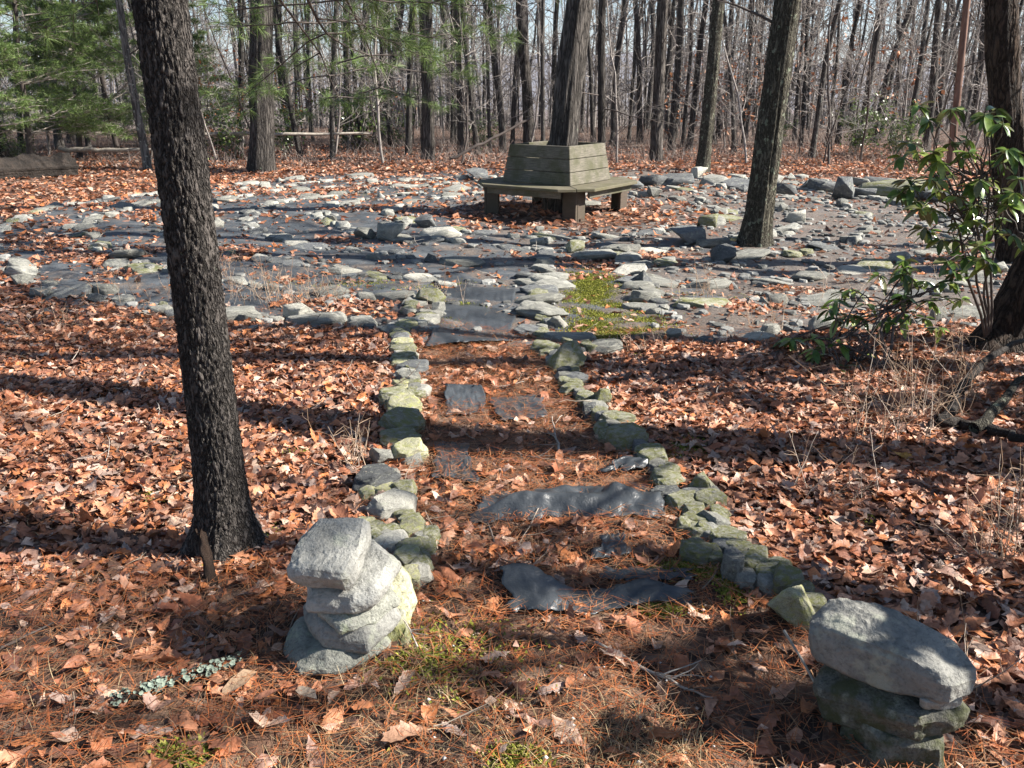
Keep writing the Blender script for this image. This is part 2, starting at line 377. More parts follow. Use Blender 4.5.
# ------------------------------------------------------------------ leaf litter
def vnoise(x, y, f, seed=0):
    """cheap smooth noise on arrays, about 0..1"""
    s = seed*1.7
    return .5+.25*np.sin(f*x+s+1.3*np.sin(f*.7*y+s*2))+.25*np.sin(f*1.31*y-s+1.7*np.sin(f*.9*x+2.1+s))
def path_half(y):      # left and right edges of the entry path
    return np.interp(y, [1.8, 3, 5.5, 9, 11], [-.55, -.5, -.68, -.4, -.3]), np.interp(y, [1.8, 3, 4, 5.2, 9, 11], [1.25, .75, .62, .32, .25, .25])
def density(x, y):
    r = np.hypot((x-CX)/EX, y-CY)
    d = np.ones_like(x)
    inl = r < 6.3
    patch = vnoise(x, y, 1.7, 3)*.6+vnoise(x, y, 4.3, 5)*.4
    side = np.clip((-(x-CX))/5, -.12, .02)+np.where(x < -3.6, .2, 0)-np.where((x > -3.4) & (x < .4) & (y < 10.6), .14, 0)
    base = np.clip((patch-.56+side)*4, 0.05, .9)
    back = np.clip((y-CY)/3, 0, 1)*.4
    base = np.clip(base+back, 0, 1)
    base = np.where((r < 2.0) & (y < CY+1), np.maximum(base, .7), base)
    d = np.where(inl, base*np.clip((6.5-r)*0+1, 0, 1), d)
    l, rt = path_half(y)
    inp = (x > l+.05) & (x < rt-.05) & (y < 8.0)
    d = np.where(inp & ~inl, .11+.3*np.clip((vnoise(x, y, 3.1, 9)-.55)*4, 0, 1), d)
    d = np.where(inp & (y < 3.4) & (x < .1) & (y > 2.3), .35, d)
    d = np.where((y < 2.5) & (x < .6), .09+.10*(x < -.5)+.35*np.clip((vnoise(x, y, 2.7, 4)-.62)*4, 0, 1), d)
    return d
LEAFC = 1.1*np.array([(.43, .19, .105), (.36, .14, .07), (.28, .10, .05), (.48, .25, .155), (.52, .33, .235), (.42, .165, .075), (.30, .12, .065), (.46, .22, .13), (.20, .085, .05), (.15, .07, .045), (.36, .26, .215), (.46, .21, .115), (.23, .10, .065), (.56, .39, .29), (.46, .17, .065), (.28, .165, .125), (.10, .055, .038)])
def leaf_template(kind):
    if kind == 'oak':
        s = np.array([0, .10, .20, .28, .38, .46, .56, .64, .74, .82, .90, .96, 1.0]); hw = np.array([.012, .035, .14, .11, .20, .145, .235, .165, .225, .155, .16, .09, .01])
    elif kind == 'plain':
        s = np.array([0, .2, .5, .8, 1.0]); hw = np.array([.01, .20, .27, .17, .01])
    else:
        s = np.array([0, .5, 1.0]); hw = np.array([.03, .30, .03])
    n = len(s); T = np.zeros((n, 3, 3))
    for k, c in enumerate((-1, 0, 1)): T[:, k, 0] = s-.5; T[:, k, 1] = hw*c
    if kind == 'oak':
        T[2::2, 0, 0] += .06; T[2::2, 2, 0] += .045; T[2:-1:2, 2, 1] *= .92
    i, j = np.meshgrid(np.arange(n-1), np.arange(2), indexing='ij')
    Fq = np.stack([i*3+j, (i+1)*3+j, (i+1)*3+j+1, i*3+j+1], -1).reshape(-1, 4)
    return T.reshape(-1, 3), Fq
def scatter_leaves(name, P, size, kind, tilt=.35, lift=.03, cols=LEAFC, curl=1.0, heads=None, matr=None):
    """P (n,3) points; one curled leaf at each"""
    T, Fq = leaf_template(kind); n = len(P); k = len(T)
    L = size*RNG.uniform(.6, 1.35, n)
    u = T[None, :, 0]; v = T[None, :, 1]*RNG.uniform(.75, 1.3, (n, 1))
    bend = RNG.normal(0, .5, (n, 1))*curl; fold = RNG.normal(.05, .38, (n, 1))*curl; tw = RNG.normal(0, .8, (n, 1))*curl
    z = bend*(u*u) + fold*np.abs(v) + tw*u*v + .06*curl*np.sin(9*u+RNG.uniform(0, 6, (n, 1)))*np.abs(v)*6
    Q = np.stack([u+0*v, v+.06*bend*np.sin(3*u), z], -1)*L[:, None, None]
    ya = RNG.uniform(0, 2*PI, n) if heads is None else heads; pt = RNG.normal(0, tilt, n); rl = RNG.normal(0, tilt, n)
    cr, sr = np.cos(rl), np.sin(rl); cp, sp = np.cos(pt), np.sin(pt); cy, sy = np.cos(ya), np.sin(ya)
    x, y, zz = Q[..., 0], Q[..., 1], Q[..., 2]
    y, zz = y*cr[:, None]-zz*sr[:, None], y*sr[:, None]+zz*cr[:, None]
    x, zz = x*cp[:, None]+zz*sp[:, None], -x*sp[:, None]+zz*cp[:, None]
    x, y = x*cy[:, None]-y*sy[:, None], x*sy[:, None]+y*cy[:, None]
    Q = np.stack([x, y, zz], -1)+P[:, None, :]
    Q[..., 2] += (RNG.uniform(.2, 1, n)*lift)[:, None]
    if heads is None:   # rest on the ground
        gz = gh_np(Q[..., 0], Q[..., 1])+.004
        low = (Q[..., 2]-gz).min(1); Q[..., 2] += np.maximum(-low, 0)[:, None]*.7
        Q[..., 2] = np.maximum(Q[..., 2], gz)
    c = cols[RNG.integers(0, len(cols), n)]*RNG.uniform(.75, 1.2, (n, 1))
    FF = (Fq[None]+(np.arange(n)*k)[:, None, None]).reshape(-1, 4)
    return mesh_np(name, Q.reshape(-1, 3), FF, True, np.repeat(c, k, 0))
def points(n, y0, y1, spread=.66, pad=.5, dens=density):
    y = np.sqrt(RNG.uniform(y0*y0, y1*y1, n)); x = RNG.uniform(-1, 1, n)*(y*spread+pad)
    keep = RNG.uniform(0, 1, n) < dens(x, y)
    x, y = x[keep], y[keep]
    return np.stack([x, y, gh_np(x, y)], -1)
# pine needles, dead grass, moss
def blades(name, P, length, width, tilt, cols, bendy=.3, segs=2, flat=False):
    n = len(P); k = segs+1
    ya = RNG.uniform(0, 2*PI, n); el = np.abs(RNG.normal(0, tilt, n)) if flat else RNG.uniform(tilt, PI/2, n)
    L = length*RNG.uniform(.5, 1.3, n)
    d = np.stack([np.cos(ya)*np.cos(el), np.sin(ya)*np.cos(el), np.sin(el)], -1)
    side = np.stack([-np.sin(ya), np.cos(ya), np.zeros(n)], -1)
    b = RNG.normal(0, bendy, n)
    V = np.zeros((n, k, 2, 3))
    for i in range(k):
        t = i/segs
        c = P+d*(L*t)[:, None]+side*(b*L*t*t)[:, None]
        if not flat: c[:, 2] -= L*.45*t*t*np.abs(b)*2
        wd = width*(1-.75*t)
        V[:, i, 0] = c-side*wd/2; V[:, i, 1] = c+side*wd/2
    F1 = np.array([[2*i, 2*i+1, 2*i+3, 2*i+2] for i in range(segs)])
    FF = (F1[None]+(np.arange(n)*k*2)[:, None, None]).reshape(-1, 4)
    c = cols[RNG.integers(0, len(cols), n)]*RNG.uniform(.7, 1.25, (n, 1))
    return mesh_np(name, V.reshape(-1, 3), FF, True, np.repeat(c, k*2, 0))
NEEDC = np.array([(.50, .16, .055), (.40, .12, .045), (.52, .21, .085), (.26, .10, .05), (.42, .23, .12), (.30, .19, .12), (.2, .12, .075)])
def need_d(x, y):
    l, r = path_half(y)
    inp = (x > l) & (x < r)
    d = np.where(inp, .95, np.clip((vnoise(x, y, 2.1, 8)-.5)*2, 0, .5))
    d = np.where((y < 2.6) & (x < 1.0), 1, d)
    d = np.where(np.hypot((x-CX)/EX, y-CY) < 6.0, .06, d)
    return d
P = points(105000, 1.15, 6.2, .64, .3, need_d); P[:, 2] += RNG.uniform(.003, .034, len(P))
tag(link('pine_needles', blades('pine_needles', P, .085, .0026, .12, NEEDC, .12, 2, True), M_NEEDLE), 'orange fallen pine needles carpeting the path', 'pine needles', kind='stuff')
def clump_points(cs, n, sig):
    out = []
    for (px, py, sx, sy, k) in cs:
        c = gp(px, py); m = mpp(c)
        q = RNG.normal(0, 1, (k, 2)); out.append(np.stack([c.x+q[:, 0]*sx*m, c.y+q[:, 1]*sy*m/ max(.2, math.sin(math.atan2(CAM_H, c.y)))], -1))
    q = np.concatenate(out); return np.stack([q[:, 0], q[:, 1], gh_np(q[:, 0], q[:, 1])], -1)
P = clump_points([(560, 745, 70, 22, 330), (430, 700, 50, 18, 260), (650, 760, 60, 14, 260), (330, 755, 50, 15, 160), (640, 735, 40, 20, 200), (60, 690, 90, 40, 200), (395, 655, 30, 18, 200), (150, 480, 60, 12, 150), (70, 520, 50, 12, 200)], 0, 0)
tag(link('dead_grass', blades('dead_grass', P, .075, .0024, .15, np.array([(.5, .4, .24), (.42, .32, .18), (.35, .24, .13)]), .5, 4), M_GRASS), 'thin straw-coloured dead grass among the needles', 'grass', kind='stuff')
P = clump_points([(598, 300, 18, 11, 7000), (614, 330, 24, 9, 6500), (590, 280, 16, 6, 3000), (585, 262, 14, 4, 700), (640, 318, 14, 5, 700), (455, 308, 12, 4, 500), (447, 320, 8, 3, 300), (685, 452, 10, 5, 350), (690, 572, 22, 4, 700), (730, 590, 6, 8, 300), (665, 612, 12, 3, 250), (440, 640, 34, 14, 130), (485, 650, 30, 12, 130), (455, 690, 40, 14, 90), (515, 762, 14, 5, 500), (180, 758, 12, 5, 400), (420, 665, 20, 8, 250), (850, 520, 14, 4, 60), (300, 455, 7, 2, 120), (150, 500, 9, 2, 120), (370, 285, 26, 3, 350), (300, 288, 24, 3, 250), (265, 540, 10, 5, 150), (210, 545, 6, 8, 150), (435, 288, 30, 3, 300), (700, 300, 30, 4, 300), (330, 193, 60, 3, 500)], 0, 0)
P[:, 2] += .012
tag(link('moss', blades('moss', np.repeat(P, 2, 0)+RNG.normal(0, .012, (len(P)*2, 3))*np.array([1, 1, .1]), .013, .010, .1, np.array([(.20, .22, .035), (.27, .28, .05), (.14, .165, .03), (.32, .30, .08)]), .2, 2), M_MOSS), 'bright green moss patches on the path floor', 'moss', kind='stuff')

# ------------------------------------------------------------------ stones
def rock_shape(seed, kind, levels=2, rough=.035):
    rd = random.Random(seed); bm = bmesh.new()
    if kind == 'slab':
        k = rd.randint(5, 7); a0 = rd.uniform(0, 6)
        for layer, s in ((-.5, rd.uniform(.8, 1)), (rd.uniform(-.1, .1), 1.0), (.5, rd.uniform(.72, .95))):
            for i in range(k):
                a = a0+(i+rd.uniform(-.3, .3))*2*PI/k; r = .5*s*rd.uniform(.8, 1.05)
                bm.verts.new((math.cos(a)*r, math.sin(a)*r, layer*(1+rd.uniform(-.22, .22))))
    else:
        for i in range(rd.randint(9, 13)):
            v = Vector((rd.gauss(0, 1), rd.gauss(0, 1), rd.gauss(0, 1))).normalized()
            q = max(abs(v.x), abs(v.y), abs(v.z)); v = v*(.5*(.6+.4/q)) * rd.uniform(.85, 1.0)
            bm.verts.new(v)
    r = bmesh.ops.convex_hull(bm, input=bm.verts[:])
    bmesh.ops.delete(bm, geom=[v for v in bm.verts if not v.link_faces], context='VERTS')
    return finish_rock(bm, seed, levels, rough)
def finish_rock(bm, seed, levels, rough, bev=.02, name='stone', scale=1.0):
    bmesh.ops.dissolve_limit(bm, angle_limit=math.radians(9), verts=bm.verts[:], edges=bm.edges[:])
    bmesh.ops.bevel(bm, geom=bm.edges[:], offset=bev*scale, segments=1, affect='EDGES', clamp_overlap=True)
    bmesh.ops.triangulate(bm, faces=bm.faces[:])
    for _ in range(levels):
        bmesh.ops.subdivide_edges(bm, edges=bm.edges[:], cuts=1, use_grid_fill=True)
    off = Vector((seed*3.1, seed*1.7, seed*.9))
    for v in bm.verts:
        p = v.co/scale
        d = mn.fractal(p*2.3+off, .9, 2.1, 5)*rough + (mn.ridged_multi_fractal(p*4+off, .8, 2, 3, .9, 2)-1)*rough*.25
        nrm = v.co.normalized()
        v.co += (v.normal if v.normal.length else nrm)*d*scale
    bmesh.ops.recalc_face_normals(bm, faces=bm.faces[:])
    me = bpy.data.meshes.new(name); bm.to_mesh(me); bm.free()
    me.polygons.foreach_set('use_smooth', [True]*len(me.polygons))
    try: me.set_sharp_from_angle(angle=math.radians(38))
    except Exception: pass
    return me
SLABS = [rock_shape(100+i, 'slab', 1, .03) for i in range(9)]
BOULD = [rock_shape(200+i, 'boulder', 1, .035) for i in range(6)]
SLABN = [rock_shape(300+i, 'slab', 3, .035) for i in range(7)]
BOULN = [rock_shape(400+i, 'boulder', 3, .04) for i in range(5)]
MVAR = {}
def variant(me, m):
    k = (me.name, m.name)
    if k not in MVAR:
        c = me.copy(); c.materials.clear(); c.materials.append(m); MVAR[k] = c
    return MVAR[k]
FOOT = []
def stone(name, me, m, p, size, rot, sink=.25, label=None, cat='stone', group=None):
    FOOT.append((p.x, p.y, max(size[0]*.42, .03), math.cos(rot[2]), math.sin(rot[2]), max(size[1]*.42, .03)))
    o = link(name, variant(me, m))
    o.scale = size; o.rotation_euler = rot
    o.location = (p.x, p.y, p.z+size[2]*(.5-sink))
    return tag(o, label, cat, group)
MN = {M_GREY: 'grey', M_PALE: 'pale', M_DARK: 'dark', M_MOSSY: 'mossy green', M_YELL: 'yellowish'}

# the rows of the entry path: place, width and height in the photograph, shape, material, label
G1, G2 = 'stones edging the entry path on the pine side', 'stones edging the entry path on the shrub side'
LEFT_ROW = [(412, 590, 30, 20, 's', M_YELL), (408, 572, 36, 24, 's', M_YELL), (422, 560, 30, 18, 's', M_MOSSY), (390, 556, 40, 22, 's', M_PALE), (362, 540, 34, 20, 'b', M_YELL), (410, 545, 34, 26, 's', M_YELL), (428, 548, 26, 18, 's', M_MOSSY), (392, 524, 62, 34, 's', M_PALE), (372, 497, 56, 34, 's', M_DARK), (404, 503, 30, 26, 's', M_MOSSY),
            (380, 470, 30, 26, 'b', M_GREY), (409, 466, 40, 28, 's', M_YELL), (398, 450, 46, 20, 's', M_MOSSY), (401, 436, 54, 24, 's', M_MOSSY), (403, 420, 44, 22, 's', M_YELL), (396, 408, 42, 20, 's', M_MOSSY), (420, 400, 26, 18, 's', M_PALE),
            (396, 395, 22, 14, 'b', M_MOSSY), (408, 386, 28, 14, 's', M_GREY), (410, 376, 38, 16, 's', M_DARK), (404, 365, 36, 12, 's', M_PALE), (400, 356, 36, 11, 's', M_MOSSY), (399, 345, 22, 12, 's', M_DARK), (394, 337, 34, 13, 's', M_GREY),
            (409, 331, 30, 12, 's', M_GREY), (427, 327, 28, 14, 's', M_PALE), (440, 317, 26, 17, 'b', M_GREY), (408, 318, 15, 13, 'b', M_PALE), (414, 308, 32, 11, 's', M_GREY)]
RIGHT_ROW = [(812, 622, 40, 26, 's', M_MOSSY), (776, 590, 44, 26, 's', M_MOSSY), (756, 576, 36, 20, 's', M_MOSSY), (726, 550, 34, 20, 's', M_MOSSY), (710, 545, 30, 20, 's', M_GREY), (690, 538, 30, 20, 's', M_MOSSY), (695, 522, 30, 18, 's', M_MOSSY), (766, 578, 34, 16, 's', M_GREY), (784, 598, 60, 34, 'b', M_MOSSY), (735, 586, 28, 40, 's', M_GREY), (738, 562, 44, 20, 's', M_MOSSY), (700, 568, 46, 26, 's', M_MOSSY), (717, 537, 38, 28, 'b', M_GREY), (706, 513, 26, 22, 's', M_MOSSY),
             (704, 500, 40, 32, 'b', M_MOSSY), (681, 515, 34, 22, 's', M_MOSSY), (668, 490, 38, 22, 's', M_MOSSY), (655, 471, 40, 26, 's', M_MOSSY), (629, 452, 46, 30, 's', M_MOSSY), (611, 440, 34, 20, 'b', M_MOSSY), (622, 428, 38, 12, 's', M_MOSSY), (593, 420, 28, 16, 'b', M_DARK),
             (596, 410, 34, 26, 'b', M_MOSSY), (572, 398, 28, 18, 's', M_MOSSY), (574, 386, 32, 13, 's', M_DARK), (566, 374, 50, 36, 'b', M_MOSSY), (546, 356, 36, 20, 's', M_MOSSY), (606, 356, 48, 17, 's', M_GREY), (533, 338, 44, 12, 's', M_DARK),
             (558, 330, 28, 16, 'b', M_PALE), (541, 322, 58, 20, 's', M_GREY), (539, 307, 54, 14, 's', M_GREY), (540, 297, 46, 13, 's', M_DARK), (545, 286, 36, 14, 's', M_GREY)]
def place_px(name, px, py, wp, hp, k, m, i, label, group, sink=.12, cat='stone'):
    p = gp(px, py); q = mpp(p); rd = random.Random(i*13+int(px))
    d = math.atan2(CAM_H, p.y); w_ = wp*q; hz = hp*q
    if k == 's': hgt = max(.05, hz*.52/math.cos(d)); dep = max(.10, min(w_*1.0, hz*.75/max(.28, math.sin(d)))); dep = max(dep, w_*.55)
    else: hgt = hz*.8; dep = w_*.9
    p = p+Vector((0, dep*.4, 0)); p.z = gh(p.x, p.y)
    near = p.y < 6.3
    me = rd.choice((SLABN if near else SLABS) if k == 's' else (BOULN if near else BOULD))
    e_ = .98 if name != 'wall_stone' else 1.6 if k == 's' else 1.15
    return stone(name, me, m, p, (w_*1.08*e_, dep*1.1*e_, hgt*1.2*e_), (rd.uniform(-.13, .13), rd.uniform(-.13, .13), rd.choice((0, PI))+rd.uniform(-.35, .35)), sink, label, cat, group)
def filled(row, seed):
    rd = random.Random(seed); out = [(q, False) for q in row]
    for (a, _), (b, _) in zip(out[:-1], list(out)[1:]):
        ya, yb = a[1], b[1]
        for t in (.22, .52, .84):
            if rd.random() < .8:
                sc_ = .35+.65*(min(ya, yb)-280)/300
                wd = (16+rd.uniform(0, 16))*(.6+.6*sc_)
                out.append(((a[0]+(b[0]-a[0])*t+rd.uniform(-12, 12)*sc_, ya+(yb-ya)*t+rd.uniform(-3, 3), wd, wd*rd.uniform(.35, .6), 's', rd.choice((M_MOSSY, M_MOSSY, M_GREY, M_YELL, M_PALE) if row is LEFT_ROW else (M_MOSSY, M_MOSSY, M_MOSSY, M_GREY, M_DARK))), True))
    return [q for q, f in sorted(out, key=lambda t: -t[0][1])]
for row, G, frm in ((LEFT_ROW, G1, 'upright cairn'), (RIGHT_ROW, G2, 'long-topped cairn')):
    for i, (px, py, wp, hp, k, m) in enumerate(filled(row, 5)):
        lab = f"{MN[m]} {'flat' if k == 's' else 'chunky'} path edging stone, {ordw(i+1)} from the {frm}"
        place_px('path_stone', px, py, wp, hp, k, m, i, lab, G)
place_px('path_stone', 800, 632, 66, 52, 'b', M_YELL, 5, 'sunlit yellow-green block touching the long-topped cairn', G2)

# the cairns: each stone its own thing
def hull_rock(name, pts, seed, m, label, group=None, levels=4, rough=.015, bev=.012):
    """pts: world corners of a stone"""
    c = sum((Vector(p) for p in pts), Vector())/len(pts)
    bm = bmesh.new()
    for p in pts: bm.verts.new(Vector(p)-c)
    bmesh.ops.convex_hull(bm, input=bm.verts[:])
    bmesh.ops.delete(bm, geom=[v for v in bm.verts if not v.link_faces], context='VERTS')
    me = finish_rock(bm, seed, levels, rough/.3, bev/.3, name, .3)
    o = link(name, me, m); o.location = c
    return tag(o, label, 'stone', group)
# the upright cairn, stacked stones; local frame: x right, y away, z up
b0 = gp(338, 655); q0 = mpp(b0)
def L0(x, y, z): return (b0.x+.012+x*.93, b0.y+y*.93, b0.z+z*.89)
GC = 'stones of the upright cairn'
def slab_rock(c, hx, hy, t, tilt_y, tilt_x, rot, seed, m, label, group, rough=.010):
    rd = random.Random(seed); k = 8; pts = []; a0 = rd.uniform(0, 1)
    M = Euler((tilt_x, tilt_y, rot)).to_matrix()
    rim = [(math.cos(a0+i*2*PI/k+rd.uniform(-.22, .22)), math.sin(a0+i*2*PI/k+rd.uniform(-.2, .2)), rd.uniform(.86, 1.12)) for i in range(k)]
    for z, sc_ in ((-.5, .80), (-.12, 1.0), (.2, .98), (.5, .78)):
        for (x, y, q) in rim:
            q2 = q*sc_*rd.uniform(.95, 1.05)
            pts.append(tuple(Vector(c)+M@Vector((x*hx*q2, y*hy*q2, z*t*rd.uniform(.9, 1.1)))))
    hull_rock('cairn_stone', pts, seed, m, label, group, 4, rough, .005)
slab_rock(L0(-.005, .06, .028), .165, .15, .075, math.radians(-3), 0, .2, 1, M_CAIRNB, 'rough greenish grey slab at the bottom of the upright cairn', GC)
slab_rock(L0(.025, .075, .112), .150, .135, .085, math.radians(-9), math.radians(4), 1.1, 2, M_CAIRN, 'tilted grey slab second from the bottom of the upright cairn', GC)
slab_rock(L0(.030, .085, .180), .142, .13, .060, math.radians(-13), math.radians(5), 2.0, 3, M_CAIRNB, 'thin grey slab in the middle of the upright cairn', GC)
slab_rock(L0(.035, .085, .243), .150, .135, .075, math.radians(-13), math.radians(6), .6, 4, M_CAIRN, 'grey slab directly under the capstone of the upright cairn', GC)
hull_rock('cairn_stone', [L0(-.12, -.03, .275), L0(.06, -.06, .275), L0(.08, .02, .315), L0(.09, .16, .325), L0(-.09, .17, .30), L0(-.15, -.03, .33), L0(-.10, -.075, .365), L0(.05, -.09, .355), L0(.09, .0, .41), L0(.085, .15, .435), L0(-.08, .16, .43), L0(-.14, .05, .39)], 5, M_CAIRN, 'big light grey block capping the upright cairn', GC, rough=.011, bev=.014)
hull_rock('cairn_stone', [L0(.08, .10, -.02), L0(.2, .13, -.02), L0(.2, .3, -.02), L0(.1, .28, -.02), L0(.12, .11, .15), L0(.15, .17, .25), L0(.2, .24, .17), L0(.12, .27, .22), L0(.21, .17, .10)], 6, M_YELL, 'yellowish stone leaning upright against the upright cairn', GC)
hull_rock('cairn_stone', [L0(.12, .02, -.02), L0(.22, .05, -.02), L0(.2, .15, -.02), L0(.1, .14, -.02), L0(.13, .04, .08), L0(.2, .07, .09), L0(.19, .13, .1), L0(.12, .12, .1)], 7, M_MOSSY, 'small greenish stone at the foot of the upright cairn', GC)
# the cairn with the long capstone, lower corner of the frame
b1 = gp(898, 757) 
def L1(x, y, z): return (b1.x+x*.86, b1.y+y*.86, b1.z+z*.84)
GD = 'stones of the long-topped cairn'
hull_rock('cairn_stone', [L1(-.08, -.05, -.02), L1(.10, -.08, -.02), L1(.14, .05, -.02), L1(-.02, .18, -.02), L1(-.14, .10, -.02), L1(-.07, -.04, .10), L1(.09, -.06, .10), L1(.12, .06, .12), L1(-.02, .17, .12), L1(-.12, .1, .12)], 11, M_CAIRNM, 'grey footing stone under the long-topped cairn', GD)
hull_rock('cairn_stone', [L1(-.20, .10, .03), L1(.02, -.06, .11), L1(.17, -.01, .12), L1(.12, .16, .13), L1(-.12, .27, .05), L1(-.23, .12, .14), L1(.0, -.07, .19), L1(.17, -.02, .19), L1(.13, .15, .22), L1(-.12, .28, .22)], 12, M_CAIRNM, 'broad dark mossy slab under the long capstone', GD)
hull_rock('cairn_stone', [L1(.02, -.03, .19), L1(.14, -.03, .19), L1(.17, .05, .20), L1(.05, .1, .2), L1(.01, -.04, .25), L1(.13, -.035, .24), L1(.165, .05, .255), L1(.05, .1, .25)], 13, M_CAIRN, 'thin grey wedge stone beneath the end of the long capstone', GD, 3)
hull_rock('cairn_stone', [L1(-.22, .17, .21), L1(-.08, .05, .20), L1(.06, -.075, .24), L1(.17, -.02, .245), L1(.16, .09, .25), L1(.0, .24, .24), L1(-.14, .30, .22), L1(-.25, .21, .31), L1(-.10, .06, .34), L1(.06, -.07, .33), L1(.19, -.01, .31), L1(.17, .10, .34), L1(.02, .24, .38), L1(-.14, .31, .36), L1(-.06, .12, .385)], 14, M_CAIRN, 'long pale grey boulder capping the cairn beside the shrub-side path edge', GD, rough=.013, bev=.014)

# notable single stones
for args in [(392, 243, 38, 26, 'b', M_GREY, 1, 'big round grey boulder standing in the stone rings before the bench'),
             (363, 241, 24, 16, 'b', M_GREY, 2, 'small grey stone leaning at the side of the round grey boulder'),
             (689, 247, 40, 24, 'b', M_DARK, 3, 'dark squarish boulder between the bench and the lichen-spotted tree'),
             (476, 180, 26, 14, 'b', M_DARK, 4, 'dark rounded stone on the leaves behind the seat of the bench'),
             (358, 178, 36, 6, 's', M_GREY, 5, 'wide flat grey slab on the leaves between two big trees'),
             (296, 322, 40, 22, 'b', M_PALE, 6, 'pale lump of stone among dry weeds beside the pine'),
             (205, 229, 30, 12, 's', M_PALE, 7, 'pale stone just beyond the pine trunk'),
             (594, 262, 52, 15, 's', M_GREY, 8, 'long grey loaf-shaped stone lying before the bench legs'),
             (440, 238, 50, 14, 's', M_PALE, 9, 'long pale slab lying before the bench near the boulder'),
             (730, 222, 46, 6, 's', M_MOSSY, 10, 'flat greenish slab between the bench and lichen-spotted tree'),
             (590, 206, 28, 5, 's', M_GREY, 11, 'thin flat stone lying by the bench leg'),
             (35, 300, 26, 12, 'b', M_GREY, 12, 'lone grey stone among leaves near the edge of the rings')]:
    place_px('boulder', *args[:7], args[7], None)
# low wall of stones along the far edge of the labyrinth
WALL = [(655, 186, 22, 10, 's', M_DARK), (678, 186, 26, 11, 's', M_DARK), (700, 180, 17, 14, 'b', M_PALE), (716, 186, 20, 9, 's', M_GREY), (740, 188, 24, 8, 's', M_DARK), (776, 186, 16, 12, 'b', M_PALE), (783, 196, 24, 12, 's', M_DARK), (790, 182, 14, 9, 'b', M_GREY),
        (808, 190, 22, 11, 'b', M_GREY), (826, 193, 24, 13, 's', M_DARK), (845, 201, 20, 26, 'b', M_DARK), (862, 188, 20, 10, 'b', M_GREY), (870, 198, 26, 11, 's', M_DARK), (896, 198, 46, 16, 's', M_MOSSY), (884, 186, 28, 8, 's', M_DARK), (920, 200, 26, 12, 's', M_DARK), (940, 204, 24, 12, 'b', M_DARK), (630, 189, 18, 8, 's', M_DARK)]
for i, a in enumerate(sorted(WALL)):
    place_px('wall_stone', *a, i+50, f"{MN[a[5]]} {'flat' if a[4] == 's' else 'blocky'} stone in the far edge row, {ordw(i+1)} from the bench", 'stones in the far edge row')
